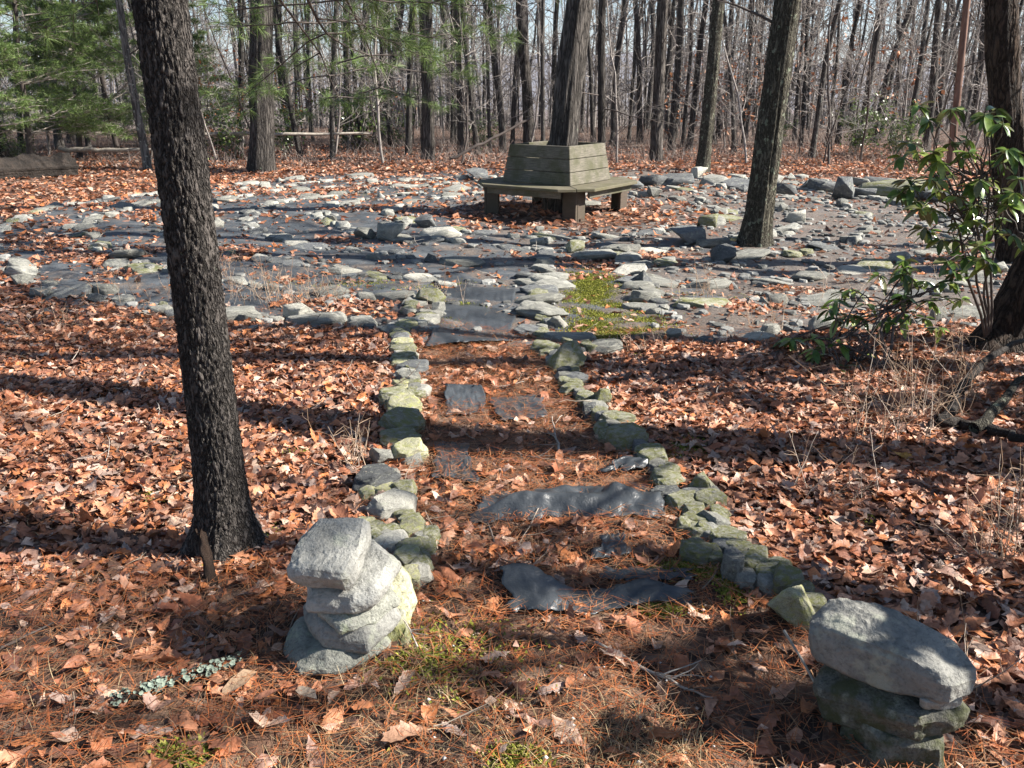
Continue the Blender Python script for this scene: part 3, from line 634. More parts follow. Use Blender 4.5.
# stones of the rings
def ring_stones():
    items = []
    names = ['outermost ring', 'second ring in', 'third ring in', 'fourth ring in', 'fifth ring in', 'innermost ring']
    for ri, R in enumerate(RINGS):
        a = 0.0; rd = random.Random(900+ri)
        while a < 2*PI:
            wd = rd.choice((.14, .18, .22, .26, .3, .36, .44))
            ang = PI + a     # begins at the path side
            px = CX+R*EX*math.sin(ang)+rd.gauss(0, .05); py = CY+R*math.cos(ang)+rd.gauss(0, .065)
            a += (wd*.72+rd.choice((0, 0, 0, .04, .25)))/R
            p = Vector((px, py, gh(px, py)))
            u, v = proj(p)
            l, r = path_half(np.float64(py))
            if py < CY and l+.08 < px < r-.05 and py < 8.6: continue
            if .40 < px < 1.02 and py < 8.3: continue
            if not (-60 < u < 1010): continue
            if py > CY+4.6: continue
            items.append((ri, 'log' if px < CX else 'shrub', abs(px-CX), p, wd, ang, rd.random(), rd.random(), rd.random()))
    # the returns that run along the path and the two turning rows
    for sx, y0, y1, nm in ((.30, 6.9, 10.2, 'mid'), (1.15, 6.6, 9.3, 'turn')):
        y = y0; rd = random.Random(int(sx*100)+3); k = 0
        while y < y1:
            wd = rd.uniform(.14, .36); p = Vector((sx+rd.gauss(0, .06), y, 0)); p.z = gh(p.x, p.y)
            items.append((nm, nm, y, p, wd, PI+rd.gauss(0, .2), rd.random(), rd.random(), rd.random())); y += wd*.62
    items.sort(key=lambda t: -t[4]/t[3].y**1.3)
    keep, rest = items[:292], items[292:]
    keep.sort(key=lambda t: (str(t[0]), t[1], t[2]))
    cnt = {}
    def shape(it):
        ri, sd_, _, p, wd, ang, r1, r2, r3 = it
        m = M_DARK if r1 < .2 else M_PALE if r1 < .30 else M_MOSSY if r1 < .42 else M_GREY
        if r2 < .86: me = SLABS[int(r3*99) % len(SLABS)]; size = (wd*1.3, wd*(.6+.35*r3), .035+.07*r1*r3+.02*r2); k = 'flat'
        else: me = BOULD[int(r3*99) % len(BOULD)]; size = (wd*.8, wd*.65, wd*.5); k = 'chunky'
        return m, me, size, k
    for it in keep:
        ri, sd_, _, p, wd, ang, r1, r2, r3 = it
        m, me, size, k = shape(it); key = (ri, sd_); cnt[key] = cnt.get(key, 0)+1
        if ri == 'mid': lab = f"{MN[m]} {k} stone in the row continuing the path to the bench, {ordw(cnt[key])} along"
        elif ri == 'turn': lab = f"{MN[m]} {k} stone in the short row past the mossy strip, {ordw(cnt[key])} along"
        else: lab = f"{MN[m]} {k} stone in the {names[ri]}, {ordw(cnt[key])} from the path toward the {'log' if sd_ == 'log' else 'rhododendron'}"
        stone('ring_stone', me, m, p, size, ((r1-.5)*.35, (r2-.5)*.4, -ang+(r3-.5)*.9), .18, lab, 'stone', f"stones of the {names[ri]}" if isinstance(ri, int) else 'stones of the inner rows')
    # those far behind the bench, beyond three hundred
    mb = MB()
    for it in rest:
        m, me, size, k = shape(it); v = np.empty(len(me.vertices)*3, np.float32); me.vertices.foreach_get('co', v); v = v.reshape(-1, 3)*np.array(size)
        a = it[5]; v = v@np.array([[math.cos(a), -math.sin(a), 0], [math.sin(a), math.cos(a), 0], [0, 0, 1]])
        me.calc_loop_triangles(); t = np.empty(len(me.loop_triangles)*3, np.int32); me.loop_triangles.foreach_get('vertices', t)
        mb.add(v+np.array([it[3].x, it[3].y, it[3].z+size[2]*.3]), t.reshape(-1, 3))
    if rest: tag(mb.build('ring_rubble', M_GREY), 'smaller stones filling the gaps of the stone rings', 'stones', kind='stuff')
    # chips of stone lying between the rows
    mb = MB(); n = 0
    while n < 3300:
        x, y = random.uniform(-6.5, 8), random.uniform(5.6, 16.5)
        r = math.hypot((x-CX)/EX, y-CY)
        if r > 6.5 or r < 1.6: continue
        dr = min(abs(r-R) for R in RINGS)
        if random.random() > math.exp(-(dr/.13)**2)+(.34 if x > CX else .03): continue
        if .42 < x < 1.0 and y < 8.3: continue
        me = random.choice(SLABS); s = random.uniform(.03, .15); n += 1
        v = np.empty(len(me.vertices)*3, np.float32); me.vertices.foreach_get('co', v); v = v.reshape(-1, 3)*np.array((s, s*.8, s*.3))
        a = random.uniform(0, 6.3); v = v@np.array([[math.cos(a), -math.sin(a), 0], [math.sin(a), math.cos(a), 0], [0, 0, 1]])
        me.calc_loop_triangles(); t = np.empty(len(me.loop_triangles)*3, np.int32); me.loop_triangles.foreach_get('vertices', t)
        c = random.uniform(.09, .30)
        mb.add(v+np.array([x, y, gh(x, y)+.02]), t.reshape(-1, 3), (c, c*1.0, c*.94))
    tag(mb.build('stone_chips', tint_mat('stone_chip', .85, .25, 0, .4), smooth=False), 'small broken stone chips scattered between the rings', 'stone chips', kind='stuff')
ring_stones()

# ------------------------------------------------------------------ torn pieces of weed cloth
def sheet(name, fn, nu, nv, label, m=M_CLOTHB):
    V = []
    for i in range(nu+1):
        for j in range(nv+1): V.append(tuple(fn(i/nu, j/nv)))
    i, j = np.meshgrid(np.arange(nu), np.arange(nv), indexing='ij'); k = nv+1
    F = np.stack([i*k+j, (i+1)*k+j, (i+1)*k+j+1, i*k+j+1], -1).reshape(-1, 4)
    o = link(name, mesh_np(name, V, F), m); md = o.modifiers.new('solid', 'SOLIDIFY'); md.thickness = .002
    return tag(o, label, 'cloth')
def px_sheet(name, corners, hfun, label, nu=40, nv=14):
    """corners: four places in the photograph (near-left, near-right, far-right, far-left)"""
    A, B, C, D = (gp(*c) for c in corners)
    def fn(u, v):
        p = A.lerp(B, u).lerp(D.lerp(C, u), v)
        e = max(abs(u-.5), abs(v-.5))*2; e = e*e; wl = (B-A).length; hl = (D-A).length
        x = p.x+min(wl*.16, .035)*e*mn.noise(Vector((v*4+u*3, u*5, len(label)+A.x)))+.010*mn.noise(Vector((u*22, v*19, 3+A.y)))*e
        y = p.y+(hl if hl < .3 else .1)*.2*e*mn.noise(Vector((u*6, v*2, 3+A.y*7)))+.012*mn.noise(Vector((u*25, v*21, 9+A.x)))*e
        if random.random() < .22: FOOT.append((x, y, .045, 1, 0, .045))
        return x, y, gh(x, y)+.011+hfun(u, v)+.005*mn.noise(Vector((u*17, v*7, A.x*5)))
    return sheet(name, fn, nu, nv, label)
N = lambda u, v, a, b, s: mn.noise(Vector((u*a, v*b, s)))
px_sheet('cloth_fold', [(470, 524), (668, 520), (655, 484), (486, 497)], lambda u, v: .062*max(0, math.sin(PI*min(1, v*1.15)))**1.3*(.5+.3*math.sin(PI*u)+.6*N(u, v, 6, 1.5, 2))+.014*math.sin(v*11+4*N(u, v, 3, 1, 8))*math.sin(PI*u)+.01*N(u, v, 14, 6, 1), 'raised fold of black weed cloth crossing the path between stone rows', 70, 22)
px_sheet('cloth_strip', [(514, 617), (692, 607), (690, 598), (500, 585)], lambda u, v: .01+.05*v*(1-.6*u)*(.7+.3*math.cos(u*7))+.015*math.sin(u*PI*3.2)*(.4+v)+.006*N(u, v, 12, 4, 7), 'pale curled strip of torn weed cloth across the near path', 70, 12)
px_sheet('cloth_flap', [(447, 418), (486, 414), (482, 392), (444, 394)], lambda u, v: .05*v*(1-.3*u)+.01*N(u, v, 5, 4, 4), 'upturned grey weed cloth flap in the middle of the path', 30, 24)
px_sheet('cloth_patch', [(435, 480), (478, 486), (466, 446), (437, 446)], lambda u, v: .012+.006*N(u, v, 5, 4, 9), 'flat grey weed cloth corner showing through pine needles', 30, 24)
px_sheet('cloth_patch', [(588, 566), (628, 560), (624, 540), (604, 540)], lambda u, v: .016+.01*N(u, v, 5, 4, 19), 'small wrinkled weed cloth piece between the fold and curled strip', 20, 14)
px_sheet('cloth_patch', [(600, 584), (694, 585), (688, 574), (604, 573)], lambda u, v: .014+.008*N(u, v, 9, 4, 29), 'thin weed cloth band beside the green moss near the path edge', 30, 8)
px_sheet('cloth_patch', [(428, 350), (512, 345), (516, 290), (445, 292)], lambda u, v: .016+.014*math.sin(v*14+u*3)+.01*N(u, v, 5, 6, 39), 'rumpled dark weed cloth sheet where the path meets the rings', 40, 30)
px_sheet('cloth_patch', [(500, 424), (548, 420), (540, 398), (488, 402)], lambda u, v: .012+.01*N(u, v, 6, 4, 49), 'dark weed cloth piece beside the upturned flap', 20, 12)
px_sheet('cloth_patch', [(600, 478), (650, 474), (668, 462), (625, 462)], lambda u, v: .02+.03*math.sin(PI*v)*(.6+N(u, v, 4, 2, 5)), 'dark weed cloth end just behind the raised fold', 20, 12)

# ------------------------------------------------------------------ the litter, laid round the stones
def clear_of_stones(P, keep=.12):
    Q = np.array(FOOT); out = np.ones(len(P), bool)
    for i in range(0, len(P), 2000):
        d = ((P[i:i+2000, None, 0]-Q[None, :, 0])*Q[None, :, 3]+(P[i:i+2000, None, 1]-Q[None, :, 1])*Q[None, :, 4])/Q[None, :, 2]
        e = (-(P[i:i+2000, None, 0]-Q[None, :, 0])*Q[None, :, 4]+(P[i:i+2000, None, 1]-Q[None, :, 1])*Q[None, :, 3])/Q[None, :, 5]
        out[i:i+2000] = (d*d+e*e).min(1) > 1
    out |= RNG.uniform(0, 1, len(P)) < keep
    return P[out]
def litter(label, name, n, y0, y1, size, kind, tilt, lift):
    P = clear_of_stones(points(n, y0, y1), .05)
    tag(link('leaf_litter', scatter_leaves(name, P, size, kind, tilt, lift), M_LEAF), label, 'fallen leaves', kind='stuff')
litter('fallen brown oak leaves covering the ground beside the path', 'leaf_litter_near', 20000, 1.15, 5.6, .086, 'oak', .17, .022)
litter('broad fallen brown leaves mixed among the oak leaves', 'leaf_litter_broad', 6000, 1.15, 4.8, .066, 'plain', .22, .022)
litter('broken brown leaf crumbs and fragments between the fallen leaves', 'leaf_fragments', 26000, 1.15, 5.6, .034, 'small', .5, .03)
def dens_in(x, y): return np.where(np.hypot((x-CX)/EX, y-CY) < 6.3, .30+.25*(x > CX)+.5*(vnoise(x, y, 2.3, 2)-.5), 0)
P = clear_of_stones(points(30000, 5.4, 17, .66, .5, dens_in), .3)
tag(link('leaf_litter', scatter_leaves('leaf_crumbs', P, .045, 'small', .3, .012), M_LEAF), 'small brown leaf crumbs lying on the cloth between the stone rings', 'fallen leaves', kind='stuff')
litter('fallen brown leaves between the pine and the stone rings', 'leaf_litter_middle', 38000, 5.2, 9.5, .086, 'oak', .2, .03)
litter('fallen brown leaves beyond the bench toward the woods', 'leaf_litter_far', 60000, 9.5, 26, .10, 'small', .3, .04)

# ------------------------------------------------------------------ the tree bench
def bench():
    s = 1.08; ang = math.radians(-36); H = .42
    t = empty('tree_bench', (CX, CY, gh(CX, CY)), -ang)
    tag(t, 'weathered square wooden bench built around a tree trunk', 'bench')
    t.rotation_euler = (0, 0, math.radians(-35))
    hs = .54     # half side of the back box at the seat
    rin, rout, ch = .56, .93, .34
    # seat: an octagon with a square hole, four boards mitred at the corners
    for k in range(4):
        a = k*PI/2; c, sn = math.cos(a), math.sin(a)
        R = lambda x, y, z: (x*c-y*sn, x*sn+y*c, z)
        out = [(-rout+ch, -rout), (rout-ch, -rout)]; corner = [(rout-ch/2-.01, -rout+ch/2+.0)]; inn = [(rin-.06, -rin+.06), (-rin+.06, -rin+.06)]
        poly = [(-rout+ch/2, -rout+ch/2)]+out+[(rout-ch/2, -rout+ch/2)]+inn
        gap = .004
        V = []
        for z in (H-.04, H):
            for i_, (x, y) in enumerate(poly): V.append(R(x*(1-gap), y, z))
        n = len(poly); F = [[list(range(n))[::-1]], [list(range(n, 2*n))]]
        mb = MB(); mb.add(V, [np.array([list(range(n))[::-1], list(range(n, 2*n))]), np.array([[i, (i+1) % n, n+(i+1) % n, n+i] for i in range(n)])])
        me = mb.mesh('seat_board', False); bevel_mesh(me, .006); link('seat_board', me, M_SEAT, t)
        # apron under the outer edge
        mb = MB(); mb.add(*box_vf(R(0, -rout+.10, H-.085), R(rout-ch-.02, 0, 0), R(0, .018, 0), (0, 0, .043)))
        me = mb.mesh('apron', False); bevel_mesh(me, .004); link('apron', me, M_BENCH, t)
        # backrest panel: three boards leaning inward
        mb = MB()
        for b_ in range(3):
            z0 = H+.004+b_*.165; z1 = z0+.158
            w0, w1 = hs-.075*b_/3, hs-.075*(b_+.96)/3
            V = []
            for (zz, ww) in ((z0, w0), (z1, w1)):
                for dx, dy in ((-ww, -ww), (ww, -ww), (ww-.036, -ww+.036), (-ww+.036, -ww+.036)): V.append(R(dx, dy, zz))
            mb.add(V, np.array([[0, 3, 2, 1], [4, 5, 6, 7], [0, 1, 5, 4], [1, 2, 6, 5], [2, 3, 7, 6], [3, 0, 4, 7]]))
        me = mb.mesh('backrest', False); bevel_mesh(me, .005); link('backrest', me, M_BENCH, t)
        # leg: two boards meeting under the chamfered corner
        mb = MB()
        px, py = rout-ch/2-.13, -rout+ch/2+.13
        mb.add(*box_vf(R(px, py-.06, (H-.05)/2-.02), R(.10, 0, 0), R(0, .022, 0), (0, 0, (H-.05)/2+.02)))
        mb.add(*box_vf(R(px+.08, py+.06, (H-.05)/2-.02), R(.022, 0, 0), R(0, .095, 0), (0, 0, (H-.05)/2+.02)))
        me = mb.mesh('leg', False); bevel_mesh(me, .005); link('leg', me, M_BENCHD, t)
bench()

# ------------------------------------------------------------------ trees
def wander(p, d, length, n, wob, up=0.0):
    p = Vector(p); d = Vector(d).normalized(); out = [p.copy()]; st = length/n
    for _ in range(n):
        d = (d+Vector((random.gauss(0, wob), random.gauss(0, wob), random.gauss(0, wob)+up))).normalized()
        p = p+d*st; out.append(p.copy())
    return out
def grow(mb, p, d, length, r, level, spec):
    """a branch with its twigs; spec[level] = (segments, wobble, up, children, child length, sides)"""
    segs, wob, up, kids, cl, sides = spec[level]
    pts = wander(p, d, length, segs, wob, up)
    mb.add(*tube(pts, np.linspace(r, r*.25, len(pts)), sides))
    if level+1 < len(spec):
        for _ in range(kids):
            k = random.uniform(.2, 1)*segs; i = min(int(k), segs-1); q = pts[i].lerp(pts[i+1], k-i)
            dd = (pts[i+1]-pts[i]).normalized()
            side = Vector((random.gauss(0, 1), random.gauss(0, 1), random.gauss(.2, .7))).normalized()
            nd = (dd*.75+side*.75).normalized()
            grow(mb, q, nd, length*cl*random.uniform(.6, 1.2), r*.5*(1-.4*k/segs)+.0015, level+1, spec)
def trunk_mesh(pts, rad, sides, flare=.0, ridge=0.0, name='trunk', seed=0, roots=5):
    """a trunk with swollen roots and bark ridges"""
    V, Fq = tube(pts, rad, sides); n = len(pts)
    V = V.reshape(n, sides, 3); P = np.asarray([tuple(p) for p in pts]); R = np.asarray(rad)
    z = P[:, 2]-P[0, 2]; a = np.arange(sides)*2*PI/sides
    for i in range(n):
        k = flare*math.exp(-z[i]/(R[0]*1.6))*(1+.45*np.cos(roots*a+seed)+.25*np.cos(3*a+seed*2))
        if ridge: 
            k = k+np.array([ridge*(abs(mn.noise(Vector((math.cos(x)*4.5, math.sin(x)*4.5, z[i]*1.1/max(R[0], .05)*.16+seed))))*2-.5) for x in a])
        V[i] = P[i]+(V[i]-P[i])*(1+k)[:, None]
    return mesh_np(name, V.reshape(-1, 3), Fq)
def proto_tree(seed, r, h, crown_h, m, lean=.03, low=0):
    random.seed(seed)
    pts = wander((0, 0, -.15), (random.gauss(0, lean), random.gauss(0, lean), 1), h, 22, .055, .03)
    rad = [max(r*(1-.8*(i/22)), .01) for i in range(23)]
    tm = trunk_mesh(pts, rad, 12, .5, .12, 'trunk', seed)
    tm.materials.append(m)
    mb = MB(); spec = [(7, .11, .05, 7, .5, 5), (5, .16, .03, 5, .5, 4), (4, .2, .0, 0, .5, 3)]
    for _ in range(13):
        k = random.uniform(crown_h, .98)*22; i = int(k); q = pts[i].lerp(pts[min(i+1, 22)], k-i)
        a = random.uniform(0, 6.3)
        grow(mb, q, (math.cos(a), math.sin(a), random.uniform(.3, 1.1)), h*random.uniform(.14, .26), rad[i]*.5, 0, spec)
    for _ in range(low):
        k = random.uniform(.06, crown_h)*22; i = int(k); q = pts[i].lerp(pts[i+1], k-i); a = random.uniform(0, 6.3)
        grow(mb, q, (math.cos(a), math.sin(a), random.uniform(-.1, .5)), random.uniform(.8, 2.2), .018, 0, spec[1:]+[(3, .2, 0, 0, .5, 3)])
    return tm, mb.mesh('crown')
PROTO = [proto_tree(31+i, .15, 15, .30, M_WOODS, low=l) for i, l in enumerate((3, 8, 12, 9))]
CROWN_M = M_TWIG
for tm, cm in PROTO: cm.materials.append(CROWN_M)
def sapling_proto(seed, h, r, n):
    random.seed(seed)
    pts = wander((0, 0, -.1), (random.gauss(0, .08), random.gauss(0, .08), 1), h, 14, .07, .03)
    rad = np.linspace(r, r*.25, 15); mb = MB(); mb.add(*tube(pts, rad, 6)); tm = mb.mesh('trunk'); tm.materials.append(M_TWIG if seed % 2 else M_TWIGD)
    mb = MB(); spec = [(6, .14, .04, 6, .5, 4), (4, .2, .0, 3, .5, 3), (3, .2, 0, 0, .5, 3)]
    for _ in range(n):
        k = random.uniform(.12, .95)*14; i = int(k); a = random.uniform(0, 6.3)
        grow(mb, pts[i].lerp(pts[i+1], k-i), (math.cos(a), math.sin(a), random.uniform(.1, .9)), h*random.uniform(.12, .28), r*.4, 0, spec)
    cm = mb.mesh('crown'); cm.materials.append(M_TWIG)
    return tm, cm
SAPS = [sapling_proto(61+i, 4.5, .028, 14) for i in range(4)]
def pair(name, tm, cm, p, rz, sc):
    t = empty(name, p, rz); t.scale = sc
    a = bpy.data.objects.new('trunk', tm); COL.objects.link(a); a.parent = t
    c = bpy.data.objects.new('crown', cm); COL.objects.link(c); c.parent = t
    return t

# --- the near pine, its lichen-flecked foot and long boughs
def near_pine():
    p0 = gp(222, 556); p0.y += .06; p0.z = gh(p0.x, p0.y)
    t = empty('pine_tree', p0); tag(t, 'dark rough-barked pine trunk standing beside the path and upright cairn', 'tree')
    zs = np.concatenate([np.linspace(-.06, 2.3, 430), np.linspace(2.35, 14, 40)])
    prof = lambda z: float(np.interp(z, [-.1, 0, .06, .14, .28, .5, 1.0, 1.85, 3, 14], [.195, .165, .128, .102, .088, .083, .078, .076, .073, .03]))
    sides = 190; a = np.arange(sides)*2*PI/sides; V = np.zeros((len(zs), sides, 3))
    for i, z in enumerate(zs):
        r = prof(z); rr = np.full(sides, r)
        if z < 2.32:
            root = math.exp(-max(z, 0)/.09)
            for k in range(sides):
                x = a[k]; c, s = math.cos(x), math.sin(x)
                q = Vector((c*5.4, s*5.4, z*16))
                q2 = q+mn.noise_vector(q*1.3)*.5
                dd, _ = mn.voronoi(q2*1.15, distance_metric='DISTANCE')
                e = min((dd[1]-dd[0])*2.6, 1.0)
                rr[k] = r*(1+.2*root*math.cos(5*x+.6))+.0065*(e-.6)+.004*mn.noise(q*3.1)+.0018*mn.noise(q*9)
        cx = .012*math.sin(z*1.3)
        V[i, :, 0] = np.cos(a)*rr+cx; V[i, :, 1] = np.sin(a)*rr; V[i, :, 2] = z
    n = len(zs); i, j = np.meshgrid(np.arange(n-1), np.arange(sides), indexing='ij'); k = (j+1) % sides
    Fq = np.stack([i*sides+j, i*sides+k, (i+1)*sides+k, (i+1)*sides+j], -1).reshape(-1, 4)
    m = bpy.data.materials['pine_bark']
    link('trunk', mesh_np('trunk', V.reshape(-1, 3), Fq), m, t)
    return t, p0
PINE, PINE_P = near_pine()
# foliage: needle tufts on boughs
GREENN = np.array([(.17, .25, .07), (.12, .19, .05), (.22, .29, .10), (.10, .16, .05)])
def tufts(tips, dirs, per, length, width):
    n = len(tips)*per; T = np.repeat(np.asarray(tips), per, 0); D = np.repeat(np.asarray(dirs), per, 0)
    d = D*.7+RNG.normal(0, .55, (n, 3)); d /= np.linalg.norm(d, axis=1)[:, None]
    s = np.cross(d, RNG.normal(0, 1, (n, 3))); s /= np.linalg.norm(s, axis=1)[:, None]+1e-9
    L = length*RNG.uniform(.7, 1.2, n)[:, None]
    mid = T+d*L*.55; end = T+d*L; end[:, 2] -= L[:, 0]*.12
    V = np.stack([T-s*width*.4, T+s*width*.4, mid+s*width*.5, mid-s*width*.5, end], 1)
    base = (np.arange(n)*5)[:, None]
    q = np.array([[0, 1, 2, 3]])+base; t3 = np.array([[3, 2, 4]])+base
    c = GREENN[RNG.integers(0, 4, n)]*RNG.uniform(.7, 1.3, (n, 1))
    return V.reshape(-1, 3), [q, t3], np.repeat(c, 5, 0)
def bough(mbw, tips, dirs, p, d, length, r, lvl=0, droop=-.03):
    pts = wander(p, d, length, 8, .07, droop)
    mbw.add(*tube(pts, np.linspace(r, r*.25, 9), 5 if lvl == 0 else 4))
    for i in range(3 if lvl == 0 else 2, 9):
        if lvl < 2:
            for sgn in (-1, 1):
                if random.random() < .8:
                    dd = (pts[i]-pts[i-1]).normalized(); sd = dd.cross(Vector((0, 0, 1)))*sgn
                    bough(mbw, tips, dirs, pts[i], dd*.7+sd*.7+Vector((0, 0, random.gauss(.05, .12))), length*(.34 if lvl == 0 else .4)*random.uniform(.6, 1.1)*(1.1-i/14), r*.42, lvl+1, 0)
        if lvl > 0: tips.append(tuple(pts[i])); dirs.append(tuple((pts[i]-pts[i-1]).normalized()))
def pine_boughs():
    random.seed(5)
    mbw = MB(); tips, dirs = [], []
    for (z, az, el, ln) in ((2.3, 79, -1.5, 5.4), (2.25, 88, -2, 5.0), (2.5, 95, -4, 5.2), (2.6, 82, -3, 4.2), (3.2, 60, 8, 4), (3.5, 110, 8, 4)):
        a = math.radians(az); e = math.radians(el)
        bough(mbw, tips, dirs, Vector((0, 0, z)), Vector((math.cos(a)*math.cos(e), math.sin(a)*math.cos(e), math.sin(e))), ln, .014, 0, -.008)
    keep = [i for i in range(len(tips)) if random.random() < .17]
    mbw.build('bough', M_TWIGD, PINE)
    V, F, c = tufts([tips[i] for i in keep], [dirs[i] for i in keep], 34, .10, .0022)
    mb = MB(); mb.add(V, F, c); mb.build('crown', M_NEEDLE, PINE)
    # upper crown well above the frame
    mbw = MB(); tips, dirs = [], []
    for k in range(18):
        z = random.uniform(5, 13.5); a = random.uniform(0, 6.3)
        bough(mbw, tips, dirs, Vector((0, 0, z)), Vector((math.cos(a), math.sin(a), .2)), max(.7, (15-z)*.26), .02, 0, .0)
    mbw.build('bough', M_TWIGD, PINE)
    V, F, c = tufts(tips, dirs, 9, .13, .007); mb = MB(); mb.add(V, F, c); mb.build('upper_crown', M_NEEDLE, PINE)
pine_boughs()
# strip of bark leaning on the pine
def bark_strip():
    p = gp(214, 592); q = gp(211, 560); 
    n = 14; V = []; top = PINE_P+Vector((-.03, -.135, .15))
    for i in range(n):
        t = i/(n-1); c = p.lerp(top, t)
        wd = .020*(1+.2*mn.noise(Vector((t*7, 1, 2))))*(1 if t < .8 else .7)
        for j in range(6):
            u = j/5*2-1; V.append((c.x+u*wd, c.y-.012*(1-u*u)+.004*math.sin(t*17+j), c.z+.01*math.sin(j*2+t*8)*(1 if t > .9 else .2)))
    F = [[i*6+j, i*6+j+1, i*6+j+7, i*6+j+6] for i in range(n-1) for j in range(5)]
    o = link('bark_strip', mesh_np('bark_strip', V, np.array(F)), bark_mat('loose_bark', (.05, .03, .02), (.2, .13, .095), 60, .3))
    md = o.modifiers.new('solid', 'SOLIDIFY'); md.thickness = .008
    tag(o, 'brown strip of loose bark leaning against the pine trunk foot', 'bark')
bark_strip()

# --- the large trees round the labyrinth
def big_tree(px, py, wpx, top, m, label, seed, h=16, ridge=.16, flare=.35, name='bare_tree', low=3, sides=40, crown=.4, group=None, P=None, up_y=0.0, cm=M_TWIGD):
    """base at (px,py), trunk wpx wide there, leaning so that it leaves the frame at x = top"""
    p = P if P is not None else gp(px, py); r = wpx*mpp(p)/2
    random.seed(seed)
    # where the trunk meets the top of the frame, at the same distance from the camera
    tp = pd(top, 0, p.y+up_y)
    d = (tp-p).normalized()
    t = empty(name, p); tag(t, label, 'tree', group)
    n = 60; pts = []; st = h/n; wv = random.uniform(0, 6)
    for i in range(n+1):
        s = i*st-.12
        pts.append(d*s+Vector((.02*math.sin(s*1.1+wv)*min(s, 2)*.5, .02*math.cos(s*.9+wv)*min(s, 2)*.5, 0)))
    rad = [max(r*(1-.75*i/n), .012) for i in range(n+1)]
    # denser rings low down
    lows = [pts[0].lerp(pts[1], k/5) for k in range(5)]; lr = [rad[0]]*5
    tm = trunk_mesh(lows+pts[1:], lr+rad[1:], sides, flare, ridge, 'trunk', seed*.7); tm.materials.append(m); link('trunk', tm, None, t)
    mb = MB(); spec = [(8, .11, .05, 8, .5, 5), (5, .16, .03, 5, .5, 4), (4, .2, .0, 0, .5, 3)]
    for _ in range(14):
        k = random.uniform(crown, .98)*n; i = int(k); a = random.uniform(0, 6.3)
        grow(mb, pts[i], (math.cos(a), math.sin(a), random.uniform(.3, 1.1)), h*random.uniform(.14, .28), rad[i]*.45, 0, spec)
    for _ in range(low):
        k = random.uniform(.09, crown)*n; i = int(k); a = random.uniform(0, 6.3)
        grow(mb, pts[i], (math.cos(a), math.sin(a), random.uniform(-.1, .4)), random.uniform(.8, 2.0), .016, 0, spec[1:]+[(3, .2, 0, 0, .5, 3)])
    mb.build('crown', cm, t)
    return t
big_tree(262, 172, 23, 262, M_BARK, 'thick straight dark tree behind the pine, ringed by leaves', 3, 18, .2, .3)
big_tree(428, 161, 12.5, 428, M_BARK, 'straight dark tree alone at the wood edge between thick tree and bench', 4)
BP = Vector((CX, CY, gh(CX, CY)))
BX = proj(BP)
big_tree(0, 0, 27, 579, M_BARK, 'large tree with deeply ridged bark growing through the bench', 5, 18, .14, .10, P=BP, sides=64)
big_tree(656, 162, 12, 662, M_BARK, 'dark straight tree just past the bench on the shrub side', 6)
big_tree(601, 165, 8, 603, M_BARK, 'slim dark tree behind the bench, close to the ridged bench tree', 7)
big_tree(702, 173, 13, 720, M_LICH, 'leaning mossy-barked tree with a pale stone at its foot', 8)
big_tree(754, 246, 26, 790, M_LICH, 'leaning tree spotted with grey-green lichen inside the stone rings', 9, 14, .16, .62, sides=56)
big_tree(1014, 262, 30, 1003, M_BROWN, 'dark trunk standing behind the rhododendron', 10, 14, .2, .2)
big_tree(148, 170, 8, 118, M_BARKP, 'slender pale sunlit trunk just behind the pine', 12, 12)
big_tree(948, 178, 7, 968, plain_mat('red_bark', (.07, .04, .03), (.24, .14, .105), 12, stretch=(1, 1, .3)), 'reddish-barked slim tree beyond the far edge row', 13)
big_tree(530, 150, 11, 521, M_BARK, 'crooked dark tree behind the bench on the log side', 14)
# the dark trunk at the frame edge by the rhododendron
def edge_trunk():
    p = gp(994, 350); t = empty('shrub_trunk', p); tag(t, 'dark leaning flared trunk at the edge beside the rhododendron', 'tree')
    pts = [Vector((-.02, 0, -.1)), Vector((0, 0, 0)), Vector((.05, .02, .12)), Vector((.10, .03, .3)), Vector((.17, .04, .55)), Vector((.22, .05, .8)), Vector((.28, .08, 1.2)), Vector((.34, .15, 2)), Vector((.4, .2, 3.5)), Vector((.5, .3, 6))]
    P = [pts[0].lerp(pts[0], 0)]
    pp = []
    for a, b in zip(pts[:-1], pts[1:]):
        for k in range(6): pp.append(a.lerp(b, k/6))
    pp.append(pts[-1]); rad = np.interp(range(len(pp)), [0, 6, 12, 24, 40, len(pp)-1], [.17, .15, .125, .11, .1, .03])
    tm = trunk_mesh(pp, list(rad), 48, .35, .18, 'trunk', 4, 4); link('trunk', tm, M_BROWN, t)
    random.seed(77); mb = MB(); spec = [(7, .12, .05, 7, .5, 5), (5, .16, .03, 5, .5, 4), (4, .2, .0, 0, .5, 3)]
    for _ in range(10):
        a = random.uniform(0, 6.3); grow(mb, pp[random.randint(38, len(pp)-2)], (math.cos(a), math.sin(a), .5), 1.8, .03, 0, spec)
    mb.build('crown', M_TWIGD, t)
edge_trunk()
# stump at the far edge
def stump():
    p = gp(1, 162); t = empty('dark_stump', p); tag(t, 'short dark trunk base standing by the fallen log', 'stump')
    pts = [Vector((0, 0, -.1+.05*k)) for k in range(22)]
    tm = trunk_mesh(pts, [.2]*20+[.18, .02], 24, .4, .2, 'trunk', 2); link('trunk', tm, M_ROT, t)
stump()
